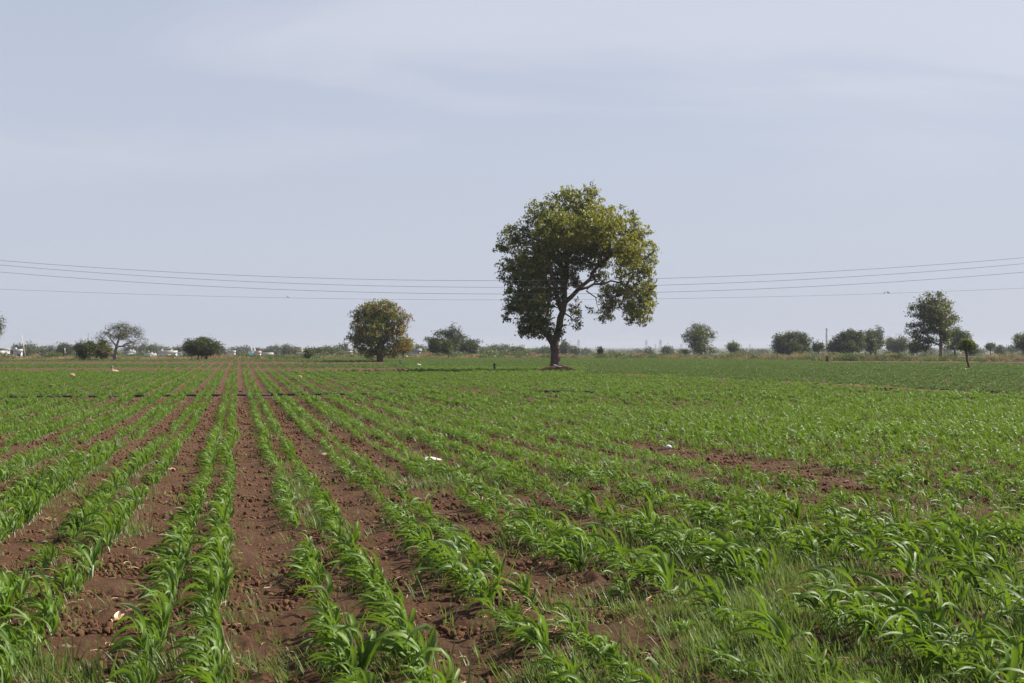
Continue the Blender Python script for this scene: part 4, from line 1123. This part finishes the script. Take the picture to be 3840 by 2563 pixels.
house('long_shed', 'long grey-topped shed with blue lower wall and a white roof tank', 468, 508, 1322, 544, 'greyw', 6, 0.2, 0, 'blue', ((0.05, 0), (0.6, 0.2)), False, cat='shed')
house('village_house', 'low white house with dark doorway between the blue sheds', 545, 582, 1332, 564, 'white', 6, 0.45, 2, None, ((0.4, 0.2),))
house('village_house', 'pale house with domed white roof tanks and blue fence beside the round tree', 665, 702, 1326, 591, 'white', 7, 0.4, 2, 'blue', ((0.1, 0), (0.75, 0.1)))
house('village_house', 'bright white stepped house beside the leaning pole', 55, 79, 1316, 476, 'white', 6, 0.5, 2, None, ((-0.6, 0.2),))
house('village_house', 'grey flat-roofed house at the picture\'s very edge', 0, 36, 1313, 489, 'greyw', 7, 0.3, 2)
house('village_house', 'cream house low behind the scrub at the picture\'s very edge', -14, 14, 1323, 435, 'cream', 5, 0.4, 2)
house('village_house', 'pinkish white house next to the twin-spired shrine', 955, 971, 1322, 598, 'pink', 6, 0.5, 2)
house('long_shed', 'long white shed with a bright end wall beyond the pale shrine', 985, 1016, 1328, 612, 'white', 7, 0.5, 3, cat='shed')
house('village_house', 'small white house low behind the brown scrub', 1121, 1136, 1327, 557, 'white', 6, 0.5, 1)
house('village_house', 'small white hut half hidden by hazy trees above the shrine\'s scrub', 862, 876, 1320, 646, 'white', 6, 0.5, 1)
house('village_house', 'grey house with bright edge in the gap beside the copse', 1546, 1566, 1315, 435, 'greyw', 5, 0.6, 1)
house('village_house', 'pale hut near the browning tree beyond brown scrub', 1298, 1312, 1324, 476, 'white', 5, 0.4, 1)
house('roof_house', 'house hidden in trees with aerials and a white roof turret', 1934, 1972, 1308, 690, 'greyw', 6, 0.4, 2, None, ((0.9, 0.0),))
house('low_shed', 'long low pale shed far off near the picture edge', 3766, 3792, 1307, 1300, 'greyw', 6, 0.1, 2, cat='shed')
for i, (a, b, t, l_) in enumerate([(585,600,1303,'white town block just beside the tall palm'),(615,628,1303,'white town block behind the small palm'),(648,658,1305,'white town block over the pale house with domed tanks'),
        (832,846,1309,'white town block just past the round several-stemmed tree'),(869,880,1304,'white town block above the wide low hazy tree'),(906,914,1304,'white town block before the bare-topped hazy tree'),
        (1050,1058,1304,'white town block beside the flat umbrella-shaped tree'),(1116,1132,1304,'stepped white town block above the low brownish tree'),(1196,1203,1308,'white town block behind the wide green hazy tree'),(194,201,1305,'tiny white tower among the hazy trees past the palms'),(1255,1268,1307,'white town block beside the tiny radio mast')]):
    house('town_block', l_, a, b, t, 1500, 'white', 9, 0.5, 2, None, (), False, 2, cat='building')
# shrine with two pale blue spires
d = 600; c = at(948, d); e = empty('shrine', c, -YAW + 0.4); tag(e, 'pale blue and white shrine with two small pointed spires', 'shrine')
obj('wall', MB().box((0, 0, 1.9), (2.2, 3, 3.8)).mesh('wall', M['sky_blue']), e)
for sx_ in (-0.65, 0.65):
    obj('spire', MB().lathe([(0.5, 3.8), (0.52, 4.3), (0.36, 5.0), (0.16, 5.6), (0.03, 6.1)], 10, (sx_, 0, 0)).mesh('spire', M['white'], True), e)
obj('door', MB().box((0, -1.53, 0.95), (0.8, 0.1, 1.9)).mesh('door', M['dark']), e)

# chimney, water tower, pylons, masts
d = 1500; c = at(3100, d); H = EYE - (1232 - HORIZON)*d/FPX - c[2]
e = empty('chimney', c); tag(e, 'tall slender white factory chimney rising above the dark trees', 'chimney')
obj('shaft', MB().lathe([(1.45, 0), (1.15, H*0.45), (1.0, H*0.94), (1.0, H*0.95)], 20).mesh('shaft', M['white'], True), e)
obj('rim', MB().lathe([(1.02, H*0.95), (1.18, H*0.955), (1.18, H*0.995), (0.9, H)], 20).mesh('rim', M['greyw'], True), e)
for t in (0.42, 0.68): obj('band', MB().lathe([(1.22, H*t), (1.25, H*t + 0.05), (1.25, H*t + 0.4), (1.2, H*t + 0.45)], 20).mesh('band', M['greyw'], True), e)
d = 1200; c = at(3662, d); H = EYE - (1289 - HORIZON)*d/FPX - c[2]
e = empty('water_tower', c, -YAW); tag(e, 'grey round water tower on legs in the haze', 'water tower')
obj('tank', MB().lathe([(1.9, H - 2.6), (2.2, H - 2.2), (2.2, H - 0.5), (1.2, H), (0.2, H + 0.25)], 20).mesh('tank', M['greyw'], True), e)
for k in range(6):
    a = k*math.pi/3; mb = MB(); mb.tube([(1.9*math.cos(a), 1.9*math.sin(a), -0.5), (1.8*math.cos(a), 1.8*math.sin(a), H - 2.4)], 0.16, 6); obj('leg', mb.mesh('leg', M['greyw']), e)
obj('brace_ring', MB().lathe([(1.75, H*0.45), (1.95, H*0.45), (1.95, H*0.45 + 0.25), (1.75, H*0.45 + 0.25)], 18).mesh('brace_ring', M['greyw']), e)
def pylon(px, top, d, label):
    c = at(px, d); H = EYE - (top - HORIZON)*d/FPX - c[2]
    e = empty('pylon', c, -YAW + 0.5); tag(e, label, 'pylon', 'power pylons far off in the haze')
    mb = MB(); b = H*0.11; t = 0.32
    lv = [0, 0.2, 0.38, 0.55, 0.7, 0.85, 1.0]
    def hw(q): return b*(1 - q)**1.2 + 0.5
    for sx_ in (-1, 1):
        for sy_ in (-1, 1): mb.tube([(sx_*hw(q), sy_*hw(q), H*q - (0.5 if q == 0 else 0)) for q in lv], t*0.5, 4)
    for q0, q1 in zip(lv[:-1], lv[1:]):
        for sy_ in (-1, 1):
            mb.tube([(-hw(q0), sy_*hw(q0), H*q0), (hw(q1), sy_*hw(q1), H*q1)], t*0.32, 3); mb.tube([(hw(q0), sy_*hw(q0), H*q0), (-hw(q1), sy_*hw(q1), H*q1)], t*0.32, 3)
    obj('lattice_mast', mb.mesh('lattice_mast', M['steel']), e)
    for q, ln in ((0.70, 0.17), (0.82, 0.14), (0.94, 0.10)):
        m2 = MB(); m2.tube([(-H*ln, 0, H*q), (0, 0, H*q + 0.5), (H*ln, 0, H*q)], t*0.45, 4); m2.tube([(-H*ln, 0, H*q), (0, 0, H*q + 1.2), (H*ln, 0, H*q)], t*0.3, 4)
        obj('cross_arm', m2.mesh('cross_arm', M['steel']), e)
for px, top, d, lb in ((2170,1274,1900,'faint lattice pylon just past the lone tree\'s trunk'),(2424,1276,2000,'faint tall pylon above the dark round far tree'),(2458,1292,2500,'short faint pylon between the two tall ones'),(2477,1275,2000,'tallest lattice pylon beside the square-headed tree'),
        (2555,1291,2200,'faint pylon just before the open grey-green tree'),(2780,1293,2500,'very faint pylon past the small weeping tree'),(2812,1290,2400,'faint pylon above the long blue-grey tree'),(2436,1300,3000,'shortest faint pylon close by the tall one over the dark round tree'),(2196,1300,3000,'barely visible pylon above the thin smoke')):
    pylon(px, top, d, lb)
def mast(px, top, d, label, r=0.35):
    c = at(px, d); H = EYE - (top - HORIZON)*d/FPX - c[2]; e = empty('radio_mast', c, -YAW); tag(e, label, 'mast')
    mb = MB()
    for k in range(3):
        a = k*2.094; mb.tube([(r*math.cos(a), r*math.sin(a), -0.3), (r*0.7*math.cos(a), r*0.7*math.sin(a), H)], 0.07, 4)
    obj('frame', mb.mesh('frame', M['steel']), e)
    for q in (0.7, 0.82, 0.93): obj('antenna', MB().box((0.35, 0, H*q), (0.3, 0.3, H*0.07)).mesh('antenna', M['greyw']), e)
mast(331, 1248, 1100, 'thin radio mast above the dark bushy tree by the village')
mast(1253, 1291, 1400, 'tiny radio mast over the wide green hazy tree')

# ------------------------------------------------------------------ power lines and birds
def wire(d, pts, r, label):
    """sagging conductor between poles outside the picture: parabola through three sights at forward distance d"""
    q = np.array([((px*1.6348 - PW/2)*d/FPX, EYE - (py*1.6348 - HORIZON)*d/FPX) for px, py in pts])
    a, b, c = np.polyfit(q[:, 0], q[:, 1], 2)
    P = []
    for x in np.linspace(-d*0.52, d*0.52, 60):
        g = FW*d + RT*x; P.append((g[0], g[1], a*x*x + b*x + c))
    mb = MB(); mb.tube(P, r, 6); o = obj('power_line', mb.mesh('power_line', M['wire'], True)); tag(o, label, 'power line', 'power lines crossing the sky')
    return lambda px: (FW*d + RT*((px - PW/2)*d/FPX), np.polyval((a, b, c), (px - PW/2)*d/FPX))
wire(74, [(0,598),(400,625),(820,640),(1150,645),(1515,640),(1900,622),(2349,592)], 0.0085, 'highest of the three close grey power lines')
wire(74, [(0,608),(400,638),(820,655),(1150,660),(1515,655),(1900,637),(2349,606)], 0.0085, 'middle one of the three close grey power lines')
wire(74, [(0,625),(400,652),(820,670),(1150,676),(1515,671),(1900,655),(2349,625)], 0.0085, 'lowest of the three close grey power lines')
w4 = wire(80, [(0,663),(245,673),(660,685),(1150,688.5),(1515,685),(1900,677),(2349,662)], 0.006, 'faint thin power line hanging well below the other three')
def bird(px, label, rz):
    g, z = w4(px); s = 0.10
    prof = [(-0.95, 0.10, 0.02, 0.03), (-0.55, 0.28, 0.05, 0.10), (-0.1, 0.42, 0.17, 0.20), (0.25, 0.66, 0.17, 0.18), (0.42, 0.86, 0.10, 0.11), (0.52, 1.0, 0.12, 0.12), (0.66, 1.02, 0.08, 0.08), (0.85, 0.98, 0.012, 0.012)]
    V, k = [], 8
    for x, zz, ry, rz_ in prof:
        for j in range(k):
            a = 2*math.pi*j/k; V.append((x*s, ry*math.cos(a)*s, (zz + rz_*math.sin(a))*s))
    F = [(i*k + j, i*k + (j+1) % k, (i+1)*k + (j+1) % k, (i+1)*k + j) for i in range(len(prof) - 1) for j in range(k)]
    e = empty('bird', (g[0], g[1], z + 0.005), rz); tag(e, label, 'bird', 'birds perched on the lowest power line')
    obj('body', new_mesh('body', np.array(V), np.array(F), M['bird'], True), e)
    for q in (-0.06, 0.06):
        mb = MB(); mb.tube([(0.05*s, q*s, 0), (0.08*s, q*s, 0.42*s)], 0.012*s, 4); obj('leg', mb.mesh('leg', M['bird']), e)
bird(3317, 'small dark bird sitting a little apart from the pair on the thin line', 0.3)
bird(3328, 'small dark bird of the pair, on the side towards the lone one', 2.6)
bird(3332.5, 'small dark bird of the pair, farthest from the lone one', 2.9)
bird(1078, 'small dark bird alone on the thin line far from the others', 3.0)

# ------------------------------------------------------------------ things lying in the field
def pipe(label, a, b, r, sec=6.0, z=0.03, seed=0):
    """jointed pipe on the soil from ground point a to b"""
    rs = np.random.RandomState(seed); a = np.array(a); b = np.array(b); L = np.linalg.norm(b - a); n = max(1, int(round(L/sec)))
    e = empty('irrigation_pipe', (a[0], a[1], 0)); tag(e, label, 'pipe')
    nodes = [a + (b - a)*i/n + rs.normal(0, 0.05, 2) for i in range(n + 1)]
    for i in range(n):
        P = []
        for t in np.linspace(0, 1, 5):
            q = nodes[i]*(1 - t) + nodes[i+1]*t; P.append((q[0] - a[0], q[1] - a[1], float(base_z(q[1])) + r + z + 0.02*math.sin(3.1*t)))
        mb = MB(); mb.tube(P, r, 10); s = obj('pipe_section', mb.mesh('pipe_section', M['pipe'], True), e)
        if i < n - 1:
            m2 = MB(); d = np.array(P[-1]) - np.array(P[-2]); d /= np.linalg.norm(d); m2.tube([np.array(P[-1]) - d*0.12, np.array(P[-1]) + d*0.12], r*1.28, 10); obj('coupling', m2.mesh('coupling', M['black'], True), e)
pipe('long black irrigation pipe lying straight across the crop rows', *PIPES[0], 0.048, seed=1, z=0.02)
pipe('short length of black pipe glimpsed among the dense green crop', *PIPES[1], 0.05, seed=2, z=0.10)
pipe('dark grey pipe along the far low soil bank', *PIPES[2], 0.05, seed=3, z=0.05)

# the old soil bank between the two stands of crop
def bank():
    T = TRENCH; d = np.concatenate([[0], np.cumsum(np.linalg.norm(np.diff(T, axis=0), axis=1))]); n = 260; V = []; k = 6
    for i, t in enumerate(np.linspace(0, d[-1], n)):
        c = np.array([np.interp(t, d, T[:, 0]), np.interp(t, d, T[:, 1])]); g = float(base_z(c[1]))
        dirn = np.array([np.interp(t + .5, d, T[:, 0]), np.interp(t + .5, d, T[:, 1])]) - np.array([np.interp(t - .5, d, T[:, 0]), np.interp(t - .5, d, T[:, 1])]); dirn /= np.linalg.norm(dirn) + 1e-9
        nrm = np.array([-dirn[1], dirn[0]]); h = 0.05 + 0.20*float(vnoise(t*0.22, 1.0, 95)) + rng.normal(0, 0.02)
        for j in range(k):
            u = -1 + 2*j/(k - 1); p_ = c + nrm*u*0.55; V.append((p_[0], p_[1], g - 0.05 + h*max(0, 1 - u*u) + rng.normal(0, 0.015)))
    F = [(i*k + j, i*k + j + 1, (i+1)*k + j + 1, (i+1)*k + j) for i in range(n - 1) for j in range(k - 1)]
    tag(obj('soil_bank', new_mesh('soil_bank', np.array(V), np.array(F), M['clod'], True)), 'low bank of brown soil between bright and dull crop', 'soil bank', kind='structure')
bank()

def stone(name, label, px, py, size, flat, seed, mat, rz=0.0, lift=0.0, sub=3, stretch=1.0):
    p_ = unproj(px, py); o = obj(name, lump(seed, M[mat], sub, 0.28, flat, name), None, (p_[0], p_[1], float(base_z(p_[1]) + furrow(p_[0])) + size*flat*0.45 + lift), rz)
    o.scale = (size*stretch, size, size); return tag(o, label, 'stone')
stone('rock', 'reddish rock half hidden in grass at the field\'s near corner', 272, 2445, 0.062, 0.8, 1, 'redstone', 0.5, -0.022)
stone('flat_stone', 'pale flat stone lying in the furrow between weedy rows', 1612, 1732, 0.12, 0.35, 2, 'palestone', 0.4, 0.03, 3, 1.5)
stone('flat_stone', 'dark grey flat stone on bare soil beside the double crop row', 1000, 2207, 0.055, 0.4, 3, 'stone', 0.2)
stone('flat_stone', 'brownish stone on the wide bare patch of soil', 2180, 2287, 0.05, 0.5, 4, 'redstone')
stone('flat_stone', 'tan flat stone on the furrow beside the left double row', 640, 1768, 0.09, 0.4, 5, 'tan')
stone('flat_stone', 'tan flat stone between the two rows nearest the bare furrow', 1216, 1710, 0.085, 0.4, 6, 'tan')
stone('stone', 'orange-tan boulder showing in the green crop far from the pipe', 270, 1419, 0.21, 0.6, 7, 'tan', 0, 0.10)
stone('stone', 'small tan stone beside the short grey post', 428, 1402, 0.3, 0.5, 8, 'tan', 0, 0.12)
stone('stone', 'pale tan stone lying among thin crop beyond the pipe', 1120, 1420, 0.22, 0.45, 9, 'tan', 0, 0.08)
stone('stone', 'whitish stone in the crop near the browning tree', 1570, 1379, 0.20, 0.7, 10, 'palestone', 0, 0.2)
stone('stone', 'white stone at the crop edge below the small yellow-brown tree', 1487, 1349, 0.26, 0.9, 11, 'white', 0, 0.3)
stone('stone', 'bluish white stone under the small yellow-brown tree', 1524, 1347, 0.26, 0.6, 12, 'white', 0, 0.3)
stone('pebble', 'white pebble on the bare furrow right of the lone upright plant', 1660, 2346, 0.022, 0.6, 13, 'white')
p_ = unproj(3620, 1392); sack('plastic_sack', 'white plastic sack at the foot of the crooked-stemmed young tree', (p_[0], p_[1], float(base_z(p_[1])) + 0.1), 0.5, 0.10, 0.2, 0, 9)
p_ = unproj(1412, 2440); sack('plastic_scrap', 'crumpled white plastic scrap lying among the near plants', (p_[0], p_[1], float(base_z(p_[1]) + furrow(p_[0]))), 0.085, 0.036, 0.3, 0.1, 10, cat='litter')
p_ = unproj(2506, 1692); sack('plastic_scrap', 'small upright white plastic scrap at the edge of the bare strip', (p_[0], p_[1], float(base_z(p_[1])) + 0.04), 0.10, 0.06, 1.2, 1.0, 11, cat='litter')

def husk():
    p_ = unproj(445, 2330); e = empty('dry_husk', (p_[0], p_[1], float(base_z(p_[1]) + furrow(p_[0])) + 0.01), 0.3)
    tag(e, 'curled pale dry husk lying on the bare furrow', 'husk')
    rs = np.random.RandomState(4)
    for k in range(4):
        V, F = [], []; a = rs.uniform(-0.5, 0.6) + k*0.25
        for i in range(7):
            t = i/6; w = 0.018*math.sin(math.pi*(0.1 + 0.85*t)); x = (t - 0.5)*0.10*(1 - 0.08*k)
            c = np.array([x*math.cos(a), x*math.sin(a) + 0.008*k, 0.012 + 0.006*k + 0.055*max(0, t - 0.35)**1.3 + 0.02*max(0, 0.2 - t)]); sd = np.array([-math.sin(a), math.cos(a), 0])
            V += [c - sd*w + np.array([0, 0, w*0.8]), c, c + sd*w + np.array([0, 0, w*0.8])]
        for i in range(6):
            for j in range(2): F.append((i*3 + j, i*3 + j + 1, (i+1)*3 + j + 1, (i+1)*3 + j))
        obj('husk_leaf', new_mesh('husk_leaf', np.array(V), np.array(F), M['husk'], True), e)
husk()
def straw_heap(label, px, py, r, n, seed):
    rs = np.random.RandomState(seed); p_ = unproj(px, py); mb = MB()
    for k in range(n):
        c = np.array([rs.normal(0, r*0.5), rs.normal(0, r*0.35), abs(rs.normal(0, 0.018)) + 0.008]); a = rs.uniform(0, 6.28); L = rs.uniform(0.04, 0.13)
        d = np.array([math.cos(a), math.sin(a), rs.normal(0, .25)])*L; b = np.array([-d[1], d[0], 0.2*L])*rs.normal(0, 0.3)
        mb.tube([c - d/2, c + b, c + d/2], 0.0022, 3)
    o = obj('straw_heap', mb.mesh('straw_heap', M['straw']), None, (p_[0], p_[1], float(base_z(p_[1]) + furrow(p_[0]))))
    o['kind'] = 'stuff'; tag(o, label, 'straw')
straw_heap('tangled wisp of tan straw by the weedy near row', 165, 1955, 0.10, 60, 1)
straw_heap('thin strand of straw lying on the furrow by the husk', 490, 2295, 0.07, 24, 2)
straw_heap('matted tan straw on the bare patch of soil', 2420, 2345, 0.12, 46, 3)
straw_heap('matted straw beside the wide bare patch', 2060, 2395, 0.08, 34, 4)
straw_heap('pale straw stalks lying among the weeds', 3650, 1915, 0.12, 20, 5)
straw_heap('straw tangle at the end of the double row', 1460, 2070, 0.10, 34, 6)

def post(name, label, px, py, h, r, mat, cap=True, lean=0.0):
    p_ = unproj(px, py); z = float(base_z(p_[1])); e = empty(name, (p_[0], p_[1], z)); tag(e, label, 'post')
    mb = MB(); mb.tube([(0, 0, -0.2), (lean*h*0.5, 0, h*0.5), (lean*h, 0, h)], r, 10); obj('shaft', mb.mesh('shaft', M[mat], True), e)
    if cap: obj('cap', MB().lathe([(r*1.15, h - 0.02), (r*1.2, h), (r*1.2, h + 0.06), (r*0.7, h + 0.09)], 12, (lean*h, 0, 0)).mesh('cap', M[mat], True), e)
post('valve_post', 'short black riser post standing in the crop before the lone tree', 1854, 1396, 0.62, 0.085, 'black')
post('valve_post', 'small black riser post in the crop past the browning tree', 1501, 1371, 0.52, 0.08, 'black')
post('marker_post', 'short grey post in the crop beside a small tan stone', 421, 1402, 0.5, 0.07, 'greypost')
p_ = at(92, 420); e = empty('leaning_pole', p_, -YAW); tag(e, 'pale wooden pole leaning beside the bright white stepped house', 'pole')
mb = MB(); mb.tube([(0.4, 0, -0.2), (-0.9, 0, 7.4 - 0.3)], 0.09, 7); obj('shaft', mb.mesh('shaft', M['cream']), e)
p_ = at(240, 262); e = empty('wrapped_post', p_, -YAW); tag(e, 'dark post with a strip of white cloth before the big feathery tree', 'post')
mb = MB(); mb.tube([(0, 0, -0.2), (0.02, 0, 1.0), (-0.03, 0, 2.0)], [0.13, 0.12, 0.1], 7); obj('shaft', mb.mesh('shaft', M['stump'], True), e)
obj('cloth', MB().box((0.16, -0.05, 1.45), (0.12, 0.16, 0.75)).box((0.19, -0.05, 1.0), (0.09, 0.1, 0.3)).mesh('cloth', M['white']), e)
p_ = at(3103, 197); e = empty('tree_stump', p_); tag(e, 'dark reddish tree stump in the weeds below the chimney', 'stump')
obj('wood', MB().lathe([(0.30, -0.1), (0.24, 0.1), (0.19, 0.4), (0.2, 0.72), (0.12, 0.8)], 11).mesh('wood', M['stump'], True), e)
for q in range(4):
    a = q*1.6 + 0.3; mb = MB(); mb.tube([(0.15*math.cos(a), 0.15*math.sin(a), 0.15), (0.4*math.cos(a), 0.4*math.sin(a), 0.02), (0.6*math.cos(a), 0.6*math.sin(a), -0.05)], [0.1, 0.07, 0.03], 6); obj('root', mb.mesh('root', M['stump'], True), e)
for px, d_, rx, h, sd, lb in ((1955,243,1.9,0.75,1,'dark heap of brown soil at the field edge before the rooftop aerials'),(3700,190,1.3,0.55,2,'small soil heap on the bank past the crooked-stemmed tree'),(3765,195,1.6,0.7,3,'soil heap on the bank below the low hazy tree'),
        (3826,193,1.5,0.75,4,'soil heap on the bank at the picture edge'),(2795,232,1.6,0.7,5,'dark brush heap in the weeds past the small weeping tree'),(2215,250,2.2,0.7,6,'dark soil heap below the thin smoke'),(3400,205,1.6,0.5,7,'low soil heap under the outer boughs of the tall spreading tree')):
    p_ = at(px, d_); mound('soil_heap', lb, (p_[0], p_[1], p_[2]), rx, rx*0.8, h*0.75, 50 + sd, 'darksoil')

# ------------------------------------------------------------------ haze
hz, hn, hl = nt('haze')
ho = N(hn, 'OutputMaterial'); hv = N(hn, 'VolumePrincipled')
hv.inputs['Color'].default_value = (0.50, 0.54, 0.62, 1); hv.inputs['Density'].default_value = 0.00017; hv.inputs['Anisotropy'].default_value = 0.15
hl.new(hv.outputs[0], ho.inputs['Volume'])
hb = obj('haze', MB().box((0, 0, 9.0), (16400, 16400, 34.0)).mesh('haze', hz))
tag(hb, 'pale bluish haze over the far land', 'haze', kind='stuff')
